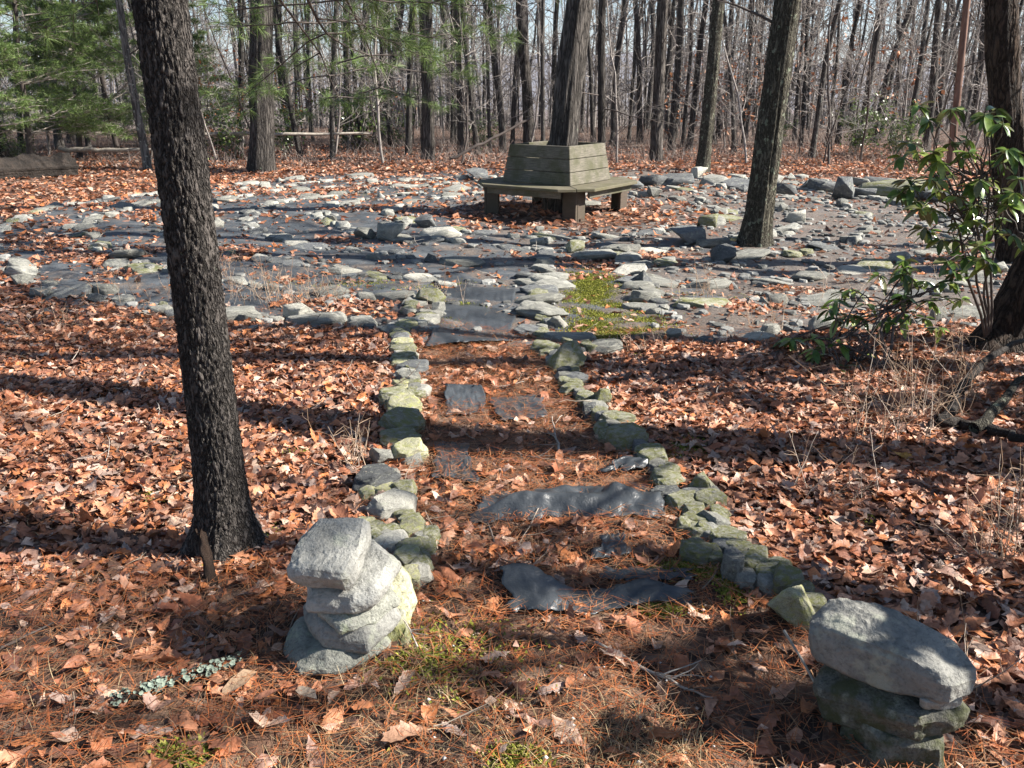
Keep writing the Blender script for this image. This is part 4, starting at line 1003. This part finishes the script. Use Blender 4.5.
# trees standing out of the frame beside the path, whose trunks shade it
for k, (x, y, r, sd_) in enumerate(((4.1, 3.18, .21, 21), (4.6, 4.72, .11, 22), (7.6, 1.7, .12, 24), (6.9, 7.6, .13, 27), (8.2, 8.9, .1, 23))):
    p = Vector((x, y, gh(x, y)))
    big_tree(0, 0, 2*r/mpp(p), proj(p+Vector((0, 0, 2.0)))[0], M_BARK, f"bare tree outside the picture, {ordw(k+1)} along the path's sunny side", sd_, 15, P=p, low=2, group='trees outside the picture') if False else None
    t = empty('bare_tree', p, k*1.3); tag(t, f"bare tree on the path's sunny side, {ordw(k+1)} of a row outside the picture", 'tree', "trees outside the picture")
    tm, cm = PROTO[k % 4]; t.scale = (r/.15, r/.15, .9)
    for nm, me in (('trunk', tm), ('crown', cm)):
        o = bpy.data.objects.new(nm, me); COL.objects.link(o); o.parent = t

# --- the woods: each trunk that can be told apart
def woods():
    rd = random.Random(404); spots = []
    xs = [300, 332, 345, 362, 376, 392, 408, 452, 462, 478, 490, 503, 512, 543, 553, 612, 628, 640, 672, 688, 735, 745, 770, 800, 812, 826, 838, 858, 872, 890, 908, 925, 240, 200, 165, 90, 60, 20, 985]
    for px in xs:
        y = rd.uniform(21, 29); spots.append((pd(px, 150, y).x, y, rd.uniform(.05, .105)))
    for k in range(175):
        y = rd.uniform(25, 52); px = rd.uniform(-60, 1084)
        if px < 240 and rd.random() < .45: continue
        spots.append((pd(px, 130, y).x, y, rd.choice((.04, .05, .06, .075, .09, .13))))
    P = []
    for k, (x, y, r) in enumerate(spots):
        p = Vector((x, y, gh(x, y)-.05)); P.append((proj(p)[0], p, r))
    P.sort(key=lambda t: t[0]); bx = proj(BP)[0]
    L = [q for q in P if q[0] < bx][::-1]; R = [q for q in P if q[0] >= bx]
    for side, nm in ((L, 'log'), (R, 'rhododendron')):
        for i, (u, p, r) in enumerate(side):
            k = rd.randrange(4); tm, cm = PROTO[k]
            t = pair('bare_tree', tm, cm, p, rd.uniform(0, 6.3), (r/.15, r/.15, rd.uniform(.75, 1.15)))
            t.rotation_euler = (rd.gauss(0, .035), rd.gauss(.02, .05), rd.uniform(0, 6.3))
            w_ = 'slim' if r < .095 else 'thick' if r > .14 else 'medium'
            tag(t, f"{w_} leafless tree in the woods, {ordw(i+1)} from the bench tree toward the {nm}", 'tree', 'leafless trees of the woods')
    # saplings
    Q = []
    for k in range(95):
        y = rd.uniform(17.5, 38); px = rd.uniform(-40, 1060)
        if y < 20 and 150 < px < 330: continue
        x = pd(px, 150, y).x; p = Vector((x, y, gh(x, y))); Q.append((proj(p)[0], p))
    Q.sort(key=lambda t: t[0])
    for side, nm in (([q for q in Q if q[0] < bx][::-1], 'log'), ([q for q in Q if q[0] >= bx], 'rhododendron')):
        for i, (u, p) in enumerate(side):
            tm, cm = SAPS[rd.randrange(4)]; s = rd.uniform(.6, 1.35)
            t = pair('bare_sapling', tm, cm, p, rd.uniform(0, 6.3), (s, s, s*rd.uniform(.8, 1.2)))
            t.rotation_euler = (rd.gauss(0, .1), rd.gauss(0, .1), rd.uniform(0, 6.3))
            tag(t, f"thin twiggy leafless sapling, {ordw(i+1)} from the bench tree toward the {nm}", 'sapling', 'leafless saplings at the wood edge')
    # the woods farther off, one mass
    random.seed(88); mb = MB()
    for k in range(1350):
        y = rd.uniform(38, 125); x = rd.uniform(-.75, .75)*y; r = rd.uniform(.03, .10); h = rd.uniform(9, 15)
        pts = wander((x, y, gh(x, y)-.3), (rd.gauss(0, .05), 0, 1), h, 8, .035, .02)
        mb.add(*tube(pts, np.linspace(r, r*.3, 9), 5))
        for _ in range(rd.randint(10, 16)):
            i = rd.randint(0, 7); a = rd.uniform(0, 6.3)
            b = wander(pts[i], (math.cos(a), math.sin(a), rd.uniform(.2, 1)), rd.uniform(1.2, 3.5), 4, .15, .04)
            mb.add(*tube(b, np.linspace(r*.4, .012, 5), 3))
            for _ in range(3):
                j = rd.randint(1, 3); mb.add(*tube(wander(b[j], (rd.gauss(0, 1), rd.gauss(0, 1), rd.gauss(.4, .6)), rd.uniform(.6, 1.8), 3, .2), np.linspace(.018, .008, 4), 3))
    tag(mb.build('far_woods', plain_mat('far_bark', (.11, .098, .092), (.26, .235, .22), .5, bs=0)), 'grey mass of leafless woods beyond the labyrinth', 'woods', kind='stuff')
woods()

# brush: knee-high twiggy undergrowth along the wood edge
def brush():
    n = 26000; y = RNG.uniform(17.6, 36, n)**1.0; u = RNG.uniform(-60, 1090, n)
    x = (u-512)/F_PX*(y*math.cos(PITCH)+.5)
    edge = 17.8+1.3*vnoise(x, y*0, .8, 2)+np.where(x > 1.0, 1.0, 0)
    k = y > edge; x, y = x[k], y[k]; n = len(x)
    h = RNG.uniform(.12, .55, n)*(.3+.9*vnoise(x, y, 1.1, 6)); a = RNG.uniform(0, 2*PI, n); ln = RNG.uniform(.2, 1.7, n)
    B = np.stack([x, y, gh_np(x, y)-.02], -1); D = np.stack([np.cos(a)*ln, np.sin(a)*ln, np.ones(n)], -1)
    wv = RNG.normal(0, .28, (n, 3)); r0 = RNG.uniform(.0025, .006, n)[:, None]
    V = np.zeros((n, 3, 3, 3)); ang = np.arange(3)*2*PI/3
    for i, (t, rr) in enumerate(((0, 1), (.5, .7), (1, .3))):
        c = B+D*(h*t)[:, None]+wv*(h*math.sin(t*PI))[:, None]
        for j in range(3): V[:, i, j] = c+np.stack([np.cos(ang[j])*r0[:, 0]*rr, np.sin(ang[j])*r0[:, 0]*rr, np.zeros(n)], -1)
    f = np.array([[i*3+j, i*3+(j+1) % 3, i*3+3+(j+1) % 3, i*3+3+j] for i in range(2) for j in range(3)])
    F = (f[None]+(np.arange(n)*9)[:, None, None]).reshape(-1, 4)
    c = np.array([(.19, .145, .125), (.26, .205, .18), (.14, .105, .09), (.32, .285, .26)])[RNG.integers(0, 4, n)]
    tag(link('brush', mesh_np('brush', V.reshape(-1, 3), F, True, np.repeat(c, 9, 0)), tint_mat('brush_twig', .85, .2, 0)), 'low tangle of grey-brown bare twigs along the wood edge', 'undergrowth', kind='stuff')
brush()

# --- evergreens behind the labyrinth on the log side
def young_pine(seed, h):
    random.seed(seed); mbw = MB(); tips, dirs = [], []
    pts = wander((0, 0, -.1), (random.gauss(0, .05), random.gauss(0, .05), 1), h, 14, .03, .02)
    mbt = MB(); mbt.add(*tube(pts, np.linspace(.075, .015, 15), 9))
    k = 1.9
    while k < 13.5:
        i = int(k); q = pts[i].lerp(pts[i+1], k-i)
        for j in range(4):
            a = random.uniform(0, 6.3)
            bough(mbw, tips, dirs, q, Vector((math.cos(a), math.sin(a), random.uniform(0, .35))), max(.5, (15-k)*.17)*random.uniform(.7, 1.15), .018, 0, -.01)
        k += random.uniform(.55, .95)
    idx = [i for i in range(len(tips)) if random.random() < .11]
    V, F, c = tufts([tips[i] for i in idx], [dirs[i] for i in idx], 8, .13, .0075)
    mb = MB(); mb.add(V, F, c)
    tm, bmn, cm = mbt.mesh('trunk'), mbw.mesh('bough'), mb.mesh('crown')
    tm.materials.append(M_TWIGD); bmn.materials.append(M_DEAD); cm.materials.append(M_NEEDLE)
    return tm, bmn, cm
YP = [young_pine(1, 6.0), young_pine(2, 5.0)]
for k, (px, y, s, v, lab) in enumerate([(28, 19, 1.0, 0, 'young green pine rising behind the dark stump'), (78, 21, 1.0, 1, 'bushy young pine behind the end of the fallen log'), (-30, 17.5, .9, 1, 'young pine at the very edge beside the dark stump'),
                                        (118, 23, 1.0, 0, 'young pine behind the slender pale trunk'), (205, 25, 1.0, 1, 'soft green young pine between the dark pine and thick dark tree'), (60, 26, 1.2, 0, 'taller young pine deep behind the fallen log')]):
    p = pd(px, 150, y); p.z = gh(p.x, p.y)
    t = empty('young_pine', p, k*1.1); t.scale = (s,)*3; tag(t, lab, 'tree', 'young pines behind the log')
    for nm, me in zip(('trunk', 'bough', 'crown'), YP[v]):
        o = bpy.data.objects.new(nm, me); COL.objects.link(o); o.parent = t

# --- laurel shrubs and saplings still holding orange leaves
def cloud_shrub(seed, h, n, cols, kind, size, m, rr=.5, stems=9):
    random.seed(seed); mb = MB(); tips = []
    for _ in range(stems):
        a = random.uniform(0, 6.3); pts = wander((random.gauss(0, .1), random.gauss(0, .1), -.05), (math.cos(a)*rr, math.sin(a)*rr, 1), h*random.uniform(.6, 1.05), 7, .13, .02)
        mb.add(*tube(pts, np.linspace(.014, .004, 8), 4))
        for i in range(2, 8):
            for _ in range(2):
                b = wander(pts[i], (random.gauss(0, 1), random.gauss(0, 1), random.gauss(.2, .5)), h*.22*random.uniform(.4, 1.2), 3, .2)
                mb.add(*tube(b, np.linspace(.006, .002, 4), 3)); tips += [b[-1], b[-2]]
    T = np.array([tuple(t) for t in tips]); P = T[RNG.integers(0, len(T), n)]+RNG.normal(0, .06, (n, 3))
    me = scatter_leaves('foliage', P, size, kind, .6, 0, cols, .5, RNG.uniform(0, 6.3, n)); me.materials.append(m)
    st = mb.mesh('stem'); st.materials.append(M_TWIG)
    return st, me
LAUR = cloud_shrub(3, 1.7, 900, np.array([(.09, .14, .03), (.13, .19, .05), (.06, .10, .03), (.17, .23, .07)]), 'small', .09, M_GREEN)
ORNG = cloud_shrub(4, 3.0, 210, np.array([(.40, .15, .06), (.5, .22, .1), (.33, .13, .06)]), 'small', .10, M_LEAF, .3, 4)
for k, (px, py, y, s, lab) in enumerate([(352, 145, 24, 1.35, 'green laurel bush in the woods between two dark trees'), (402, 150, 25, .8, 'small green laurel beside the lone straight tree'), (290, 150, 22.5, .9, 'pale green laurel beside the thick dark tree'), (232, 152, 21, .9, 'green laurel between the near pine and thick tree'),
                                         (480, 150, 24, .7, 'thin green laurel behind the bench on the log side'), (850, 165, 22, .9, 'green laurel behind the far edge row'), (895, 165, 21, .8, 'green laurel by the slim reddish tree'), (20, 160, 19.5, .5, 'low green laurel beside the fallen log'), (780, 160, 26, .6, 'small laurel behind the lichen-spotted tree')]):
    p = pd(px, py, y); p.z = gh(p.x, p.y); t = empty('laurel_shrub', p, k); t.scale = (s,)*3; tag(t, lab, 'shrub', 'laurel shrubs in the woods')
    for nm, me in zip(('stem', 'foliage'), LAUR): o = bpy.data.objects.new(nm, me); COL.objects.link(o); o.parent = t
for k, (px, y, s, lab) in enumerate([(238, 22, .9, 'sapling holding orange leaves between near pine and thick tree'), (682, 26, 1.1, 'sapling holding orange leaves near the leaning mossy-barked tree'), (735, 25, 1.2, 'tall sapling with orange leaves between the two leaning trees'), (757, 27, 1.0, 'orange-leaved sapling behind the lichen-spotted tree'), (905, 26, 1.3, 'orange-leaved sapling above the laurel by the reddish tree'), (395, 28, .9, 'small orange-leaved sapling beside the lone straight tree'), (830, 30, 1.5, 'orange-leaved sapling deep behind the far edge row'), (300, 25, .8, 'small orange-leaved sapling beside the thick dark tree')]):
    p = pd(px, 150, y); p.z = gh(p.x, p.y); t = empty('oak_sapling', p, k); t.scale = (s,)*3; tag(t, lab, 'sapling', 'saplings with orange leaves')
    for nm, me in zip(('stem', 'foliage'), ORNG): o = bpy.data.objects.new(nm, me); COL.objects.link(o); o.parent = t

# ------------------------------------------------------------------ rhododendron
def rhodo(name, base, whorls, label, seed, leaf=.12, per=9, hub=None):
    random.seed(seed); t = empty(name, base); tag(t, label, 'shrub')
    mbs = MB(); V0, F0, C0 = [], [], []
    T, Fq = leaf_template('plain'); mbl = MB()
    s = np.array([0, .06, .2, .4, .62, .82, .95, 1.0]); hw = np.array([.012, .025, .13, .20, .21, .15, .07, .004])
    for wv in whorls:
        e = Vector(wv)-base
        a = Vector((random.gauss(0, .12), random.gauss(0, .12), 0))
        mid = Vector((e.x*.35+random.gauss(0, .1), e.y*.35+random.gauss(0, .1), e.z*.55))
        if hub is not None and random.random() < 2: a = Vector(random.choice(hub))-base; mid = a.lerp(e, .5)+Vector((random.gauss(0, .05), random.gauss(0, .05), .03))
        pts = [((1-t_)**2)*a+2*t_*(1-t_)*mid+t_*t_*e for t_ in [k_/8 for k_ in range(9)]]
        pts = [p+Vector((random.gauss(0, .008), random.gauss(0, .008), random.gauss(0, .008))) for p in pts]
        mbs.add(*tube(pts, np.linspace(.006, .003, 9), 5))
        d0 = (pts[-1]-pts[-2]).normalized()
        for k in range(random.randint(per-3, per+2)):
            az = k*2.4+random.gauss(0, .3); L = leaf*random.uniform(.65, 1.2)
            el = random.uniform(-.9, .45)
            out = Vector((math.cos(az)*math.cos(el), math.sin(az)*math.cos(el), math.sin(el)))
            side = out.cross(Vector((0, 0, 1))).normalized(); nrm = side.cross(out).normalized()
            roll = random.gauss(0, .35); side, nrm = side*math.cos(roll)+nrm*math.sin(roll), nrm*math.cos(roll)-side*math.sin(roll)
            dr = random.uniform(.1, .55); fold = random.uniform(.1, .5)
            Vv = []
            for ss, h_ in zip(s.tolist(), hw.tolist()):
                c = pts[-1]+out*(ss*L)-Vector((0, 0, 1))*(dr*L*ss*ss)
                for u in (-1, 0, 1): Vv.append(c+side*(u*h_*L)+nrm*(abs(u)*fold*h_*L))
            n = len(s); f = [[i*3+j, (i+1)*3+j, (i+1)*3+j+1, i*3+j+1] for i in range(n-1) for j in range(2)]
            col = random.choice([(.11, .19, .035), (.17, .26, .05), (.07, .13, .03), (.27, .33, .08), (.14, .15, .06)])
            mbl.add([tuple(v) for v in Vv], np.array(f), col)
    for hb in (hub or []):
        e = Vector(hb)-base; q_ = [e*k_/8+Vector((math.sin(k_*1.1)*.02, 0, math.sin(k_*PI/8)*.06)) for k_ in range(9)]
        mbs.add(*tube(q_, np.linspace(.010, .006, 9), 6))
    mbs.build('stem', M_TWIGD, t); mbl.build('foliage', M_GREEN, t)
    return t
rb = gp(985, 352)
W = []
for (px, py, y) in [(952, 112, 4.6), (985, 116, 4.7), (1000, 128, 4.5), (930, 120, 4.9), (968, 140, 4.7), (918, 152, 4.6), (940, 160, 4.5), (962, 158, 4.8), (1000, 165, 4.9), (985, 180, 5.0), (930, 178, 4.6), (912, 185, 4.8), (955, 196, 4.5), (975, 205, 4.7), (1010, 198, 4.6), (934, 212, 4.7), (918, 200, 5.0), (995, 222, 4.9), (960, 228, 4.6), (940, 240, 4.8), (978, 246, 4.5), (1012, 235, 4.8), (950, 258, 4.6), (925, 228, 4.9), (990, 262, 4.7), (1005, 150, 4.6), (948, 178, 5.0), (972, 182, 4.5), (1018, 180, 4.7), (905, 158, 4.9)]:
    W.append(pd(px, py, y)); W.append(pd(px+random.uniform(-16, 16), py+random.uniform(-14, 14), y+random.uniform(-.25, .25)))
rhodo('rhododendron_shrub', rb, W, 'tall rhododendron with drooping glossy green leaves beside the dark leaning trunk', 9, .088, 10, [pd(985, 255, 5.0), pd(970, 225, 4.9), pd(1000, 205, 5.0), pd(950, 215, 4.85), pd(985, 175, 4.85)])
W = [pd(px, py, y) for (px, py, y) in [(838, 300, 5.0), (862, 318, 5.1), (900, 296, 5.1), (880, 276, 5.2), (842, 345, 4.9), (872, 355, 5.0), (915, 280, 5.2), (852, 290, 5.3), (822, 338, 4.9), (890, 325, 5.0), (930, 300, 5.1), (905, 262, 5.2), (945, 285, 5.0), (868, 378, 4.7), (838, 372, 4.75), (812, 352, 4.9), (925, 318, 5.2), (790, 340, 5.1)]]
W += [w_+Vector((random.gauss(0, .12), random.gauss(0, .12), random.gauss(0, .05))) for w_ in W]+[pd(px, py, 5.0) for px, py in ((940, 330), (960, 300), (955, 275))]
rhodo('low_rhododendron', gp(880, 372), W, 'low sparse rhododendron with thin twigs in front of the stone rings', 10, .09, 9, [pd(850, 335, 5.0), pd(885, 310, 5.1), pd(910, 300, 5.15), pd(860, 360, 4.9), pd(830, 345, 4.95)])
# one more out of the frame, shading the corner by the long-topped cairn
random.seed(3)
rhodo('rhododendron_shrub', Vector((3.2, 2.0, 0)), [Vector((3.2+random.gauss(0, .42), 2.0+random.gauss(0, .33), random.uniform(.5, 2.1))) for _ in range(42)], 'rhododendron outside the picture beyond the long-topped cairn', 12, .14, 9)
rhodo('rhododendron_shrub', Vector((4.4, 3.9, 0)), [Vector((4.4+random.gauss(0, .5), 4.1+random.gauss(0, .35), random.uniform(.8, 2.2))) for _ in range(44)], 'rhododendron outside the picture by the dark leaning trunk', 13, .14, 9)

# ------------------------------------------------------------------ cloth scraps, sticks, weeds, fallen wood
def stick(name, pxs, r, label, m=M_DEAD, lift=.015, sub=4, twigs=0, cat='stick', seed=1, z=None):
    random.seed(seed); P = [gp(*q) for q in pxs]
    o0 = P[0].copy(); pts = []
    for i, (a, b) in enumerate(zip(P[:-1], P[1:])):
        for k in range(sub): pts.append(a.lerp(b, k/sub)+Vector((random.gauss(0, r*.5), random.gauss(0, r*.5), 0)))
    pts.append(P[-1])
    zz = z or [lift]*len(P); zi = np.interp(np.linspace(0, len(P)-1, len(pts)), range(len(P)), zz)
    pts = [Vector((p.x, p.y, gh(p.x, p.y)+h_))-o0 for p, h_ in zip(pts, zi)]
    mb = MB(); mb.add(*tube(pts, np.linspace(r, r*.45, len(pts)), 8, .08))
    for _ in range(twigs):
        i = random.randint(1, len(pts)-2); d = (pts[i+1]-pts[i]).normalized()
        q = wander(pts[i], d+Vector((random.gauss(0, .7), random.gauss(0, .7), random.uniform(-.05, .35))), random.uniform(.08, .25), 5, .15)
        mb.add(*tube(q, np.linspace(r*.5, r*.15, 6), 5))
    o = mb.build(name, m); o.location = o0
    return tag(o, label, cat)
LICHM = plain_mat('pale_lichen', (.10, .135, .115), (.29, .34, .27), 30, .9, .2, bs=.8)
def lichen_stick():
    t = stick('lichen_stick', [(112, 708), (150, 696), (190, 684), (240, 668)], .013, 'short stick crusted with pale blue-green lichen', M_ROT, .02)
    mb = MB(); a, b = gp(112, 708), gp(243, 666); T, Fq = leaf_template('plain')
    for k in range(260):
        u = random.random()
        if mn.noise(Vector((u*9, 0, 3))) < -.12 and random.random() < .85: continue
        p = a.lerp(b, u); th = random.uniform(-.2, PI+.2); rr = .012*random.uniform(.9, 1.6)
        d = (b-a).normalized(); sd_ = d.cross(Vector((0, 0, 1))); n_ = sd_*math.cos(th)+Vector((0, 0, 1))*math.sin(th)
        c = p+n_*rr+Vector((0, 0, .025)); s_ = random.choice((.005, .007, .010, .014, .02))
        q = [c+(d*math.cos(x)+(n_.cross(d))*math.sin(x))*s_*random.uniform(.6, 1.1)*.5+n_*random.uniform(0, .006) for x in [k_*PI/3 for k_ in range(6)]]
        mb.add([tuple(c-t.location)]+[tuple(v-t.location) for v in q], np.array([[0, i+1, (i+1) % 6+1] for i in range(6)]))
    mb.build('lichen', LICHM, t)
lichen_stick()
stick('twig', [(596, 648), (640, 672), (680, 692), (712, 704)], .006, 'long thin grey twig lying near the long-topped cairn', M_DEAD, .02, twigs=5, seed=4)
stick('twig', [(488, 528), (500, 565), (530, 574), (560, 545)], .004, 'curved brown twig between fold and curled cloth strip', M_TWIGD, .025, twigs=3, seed=5)
stick('twig', [(560, 460), (556, 440), (552, 422)], .006, 'forked grey twig beside the mossy stone row', M_DEAD, .03, twigs=3, seed=6)
stick('twig', [(490, 452), (530, 462), (560, 460), (590, 470)], .004, 'thin twig lying across the path needles behind the fold', M_TWIGD, .025, twigs=4, seed=7)
stick('twig', [(150, 500), (190, 485), (225, 470)], .006, 'pale twig half hidden behind the pine trunk', M_DEAD, .02, seed=8)
stick('twig', [(0, 655), (30, 640), (55, 628)], .005, 'grey twig at the edge in front of the pine shade', M_TWIGD, .02, seed=9)
stick('twig', [(780, 665), (815, 705), (860, 735), (905, 768)], .004, 'pale curling vine stem lying before the long-topped cairn', M_DEAD, .12, seed=10, z=[.12, .06, .05, .04])
stick('fallen_branch', [(940, 430), (965, 432), (1000, 445), (1040, 466)], .034, 'dark twisted fallen branch lying under the dark leaning trunk', M_ROT, .06, seed=11, z=[.05, .04, .06, .1])
stick('fallen_branch', [(944, 428), (958, 405), (985, 382), (1030, 366)], .03, 'arched dark branch curving over the fallen twisted branch', M_ROT, .1, seed=12, z=[.03, .10, .16, .2])
stick('fallen_branch', [(975, 440), (1000, 420), (1030, 392)], .032, 'lichen-marked dark branch crossing the twisted branch', M_LICH, .1, seed=13, z=[.05, .12, .16])
def far_pole(name, a, b, y0, y1, r, label, m):
    p, q = pd(*a, y0), pd(*b, y1); mb = MB(); random.seed(2)
    pts = [p.lerp(q, k/12)+Vector((0, 0, random.gauss(0, .02)))-p for k in range(13)]
    mb.add(*tube(pts, np.linspace(r, r*.7, 13), 10, .05)); o = mb.build(name, m); o.location = p
    return tag(o, label, 'log')
far_pole('fallen_pole', (192, 134), (372, 133), 20.5, 22, .045, 'long pale fallen pole lying level behind the thick dark tree', M_DEAD)
far_pole('fallen_pole', (60, 150), (152, 149), 20, 20, .06, 'grey fallen pole lying behind the rotten log', M_DEAD)
def log():
    a, b = gp(-60, 186), gp(73, 176); a.z += .2; b.z += .16; mb = MB()
    pts = [a.lerp(b, k/24)-a for k in range(25)]
    me = trunk_mesh(pts, [.22+.03*math.sin(k*.9)+.012*math.sin(k*2.7) for k in range(25)], 40, 0, .5, 'fallen_log', 3)
    o = link('fallen_log', me, M_ROT); o.location = a; tag(o, 'dark rotten log lying on the leaves at the edge', 'log')
    mb = MB(); pts2 = [pts[-1]+Vector((.0, 0, 0)), pts[-1]+Vector((.03, 0, 0))]
    mb.add(*tube(pts2, [.2, .02], 20)); mb.build('log_end', M_ROT, o)
    p, q = gp(455, 160), pd(520, 120, 19.5)
    s = far_pole('leaning_deadwood', (450, 160), (530, 118), 18.6, 19.4, .035, 'dead limb propped slantwise behind the bench', M_TWIGD)
log()

def twig_litter():
    random.seed(61); mb = MB(); n = 0
    while n < 420:
        y = math.sqrt(random.uniform(1.2, 90)); x = random.uniform(-1, 1)*(y*.66+.5)
        if math.hypot((x-CX)/EX, y-CY) < 6.2 and random.random() < .6: continue
        n += 1; L = random.uniform(.06, .32); q = wander((x, y, gh(x, y)+random.uniform(.015, .04)), (random.gauss(0, 1), random.gauss(0, 1), random.gauss(.03, .12)), L, 6, .14)
        r = random.uniform(.0012, .0035); c = random.choice([(.3, .25, .2), (.2, .15, .11), (.42, .37, .32), (.12, .09, .07)])
        mb.add(*tube(q, np.linspace(r, r*.4, 7), 4), c)
        for _ in range(random.randint(0, 2)):
            mb.add(*tube(wander(q[random.randint(2, 5)], (random.gauss(0, 1), random.gauss(0, 1), .15), L*.4, 3, .15), np.linspace(r*.6, r*.3, 4), 3), c)
    tag(mb.build('twig_litter', tint_mat('fallen_twig', .85, .2, 0)), 'thin broken twigs strewn over the fallen leaves', 'twigs', kind='stuff')
twig_litter()
# dry weeds: bare wiry stems in tufts
def weeds():
    random.seed(31); mb = MB()
    cl = [(215, 275, 30, 26, .32), (255, 300, 40, 40, .32), (300, 305, 36, 40, .3), (150, 300, 60, 20, .25), (430, 300, 40, 18, .2), (355, 470, 20, 16, .28), (690, 300, 30, 14, .3), (880, 440, 50, 26, .5), (920, 420, 40, 26, .5), (960, 400, 30, 18, .5), (780, 330, 50, 16, .3), (1000, 560, 40, 22, .4), (820, 500, 60, 12, .3), (860, 300, 70, 20, .3), (60, 330, 60, 20, .25), (540, 212, 14, 6, .35), (330, 300, 30, 18, .3), (960, 690, 20, 6, .3), (640, 350, 30, 10, .25)]
    for (px, py, sp, n, h) in cl:
        for _ in range(n):
            p = gp(px+random.gauss(0, sp*.5), py+random.gauss(0, sp*.14))
            q = wander(p, (random.gauss(0, .35), random.gauss(0, .35), 1), h*random.uniform(.4, 1.2), 5, .12)
            mb.add(*tube(q, np.linspace(.0022, .0009, 6), 3), random.choice([(.3, .2, .13), (.4, .3, .22), (.25, .15, .1), (.45, .38, .32)]))
            for _ in range(3):
                i = random.randint(1, 4); b = wander(q[i], (random.gauss(0, 1), random.gauss(0, 1), .6), h*.25, 3, .2)
                mb.add(*tube(b, np.linspace(.0015, .0007, 4), 3), (.38, .27, .19))
    tag(mb.build('dry_weeds', tint_mat('dry_stem', .8, .2, 0)), 'bare wiry brown weed stems standing among the leaves', 'weeds', kind='stuff')
weeds()
# a few single leaves lying on top of the needles, and acorn-pale pebbles
def singles():
    for k, (px, py, s, lab) in enumerate([(240, 690, .12, 'curled tan leaf beside the lichen-crusted stick'), (306, 700, .13, 'flat grey-tan leaf in front of the upright cairn'), (410, 742, .13, 'crumpled brown leaf on the needles below the upright cairn'), (268, 706, .10, 'reddish brown leaf at the foot of the upright cairn'), (900, 462, .11, 'yellow-orange leaf under the twisted fallen branches')]):
        p = gp(px, py); me = scatter_leaves('fallen_leaf', np.array([[p.x, p.y, p.z+.02]]), s, 'oak' if k in (2, 4) else 'plain', .2, .02, np.array([[(.5, .34, .22), (.4, .32, .25), (.44, .25, .16), (.34, .15, .09), (.6, .3, .06)][k]]), .7)
        v = np.empty(len(me.vertices)*3, np.float32); me.vertices.foreach_get('co', v); v = v.reshape(-1, 3)-np.array(tuple(p)); me.vertices.foreach_set('co', v.ravel())
        o = link('fallen_leaf', me, M_LEAF); o.location = p; tag(o, lab, 'leaf')
    mb = MB()
    for _ in range(75):
        p = gp(random.uniform(380, 720), random.uniform(600, 768)); s = random.uniform(.003, .009)
        v = np.array([(1, 0, 0), (0, 1, 0), (-1, 0, 0), (0, -1, 0), (0, 0, .8), (0, 0, -.6)])*s*RNG.uniform(.7, 1.3, (6, 1))
        c = random.choice([(.6, .58, .55), (.45, .35, .28), (.3, .2, .15)])
        mb.add(v+np.array([p.x, p.y, p.z+.018]), np.array([[0, 1, 4], [1, 2, 4], [2, 3, 4], [3, 0, 4], [1, 0, 5], [2, 1, 5], [3, 2, 5], [0, 3, 5]]), c)
    tag(mb.build('pebbles', tint_mat('pebble', .6, .4, 0)), 'tiny pale pebbles and husks among the pine needles', 'pebbles', kind='stuff')
singles()

# ------------------------------------------------------------------ the air: far things fade to blue
def haze():
    V, F = box_vf((0, 1300, 65), (3000, 0, 0), (0, 1800, 0), (0, 0, 95))
    me = mesh_np('haze', V, F, False); m = bpy.data.materials.new('haze_air'); m.use_nodes = True; n = m.node_tree.nodes; n.clear()
    o_ = n.new('ShaderNodeOutputMaterial'); v = n.new('ShaderNodeVolumePrincipled'); v.inputs['Density'].default_value = HAZE; v.inputs['Color'].default_value = (.72, .8, .95, 1); v.inputs['Anisotropy'].default_value = .2
    m.node_tree.links.new(v.outputs[0], o_.inputs['Volume']); tag(link('haze', me, m), kind='stuff')
HAZE = 0.0002
haze()
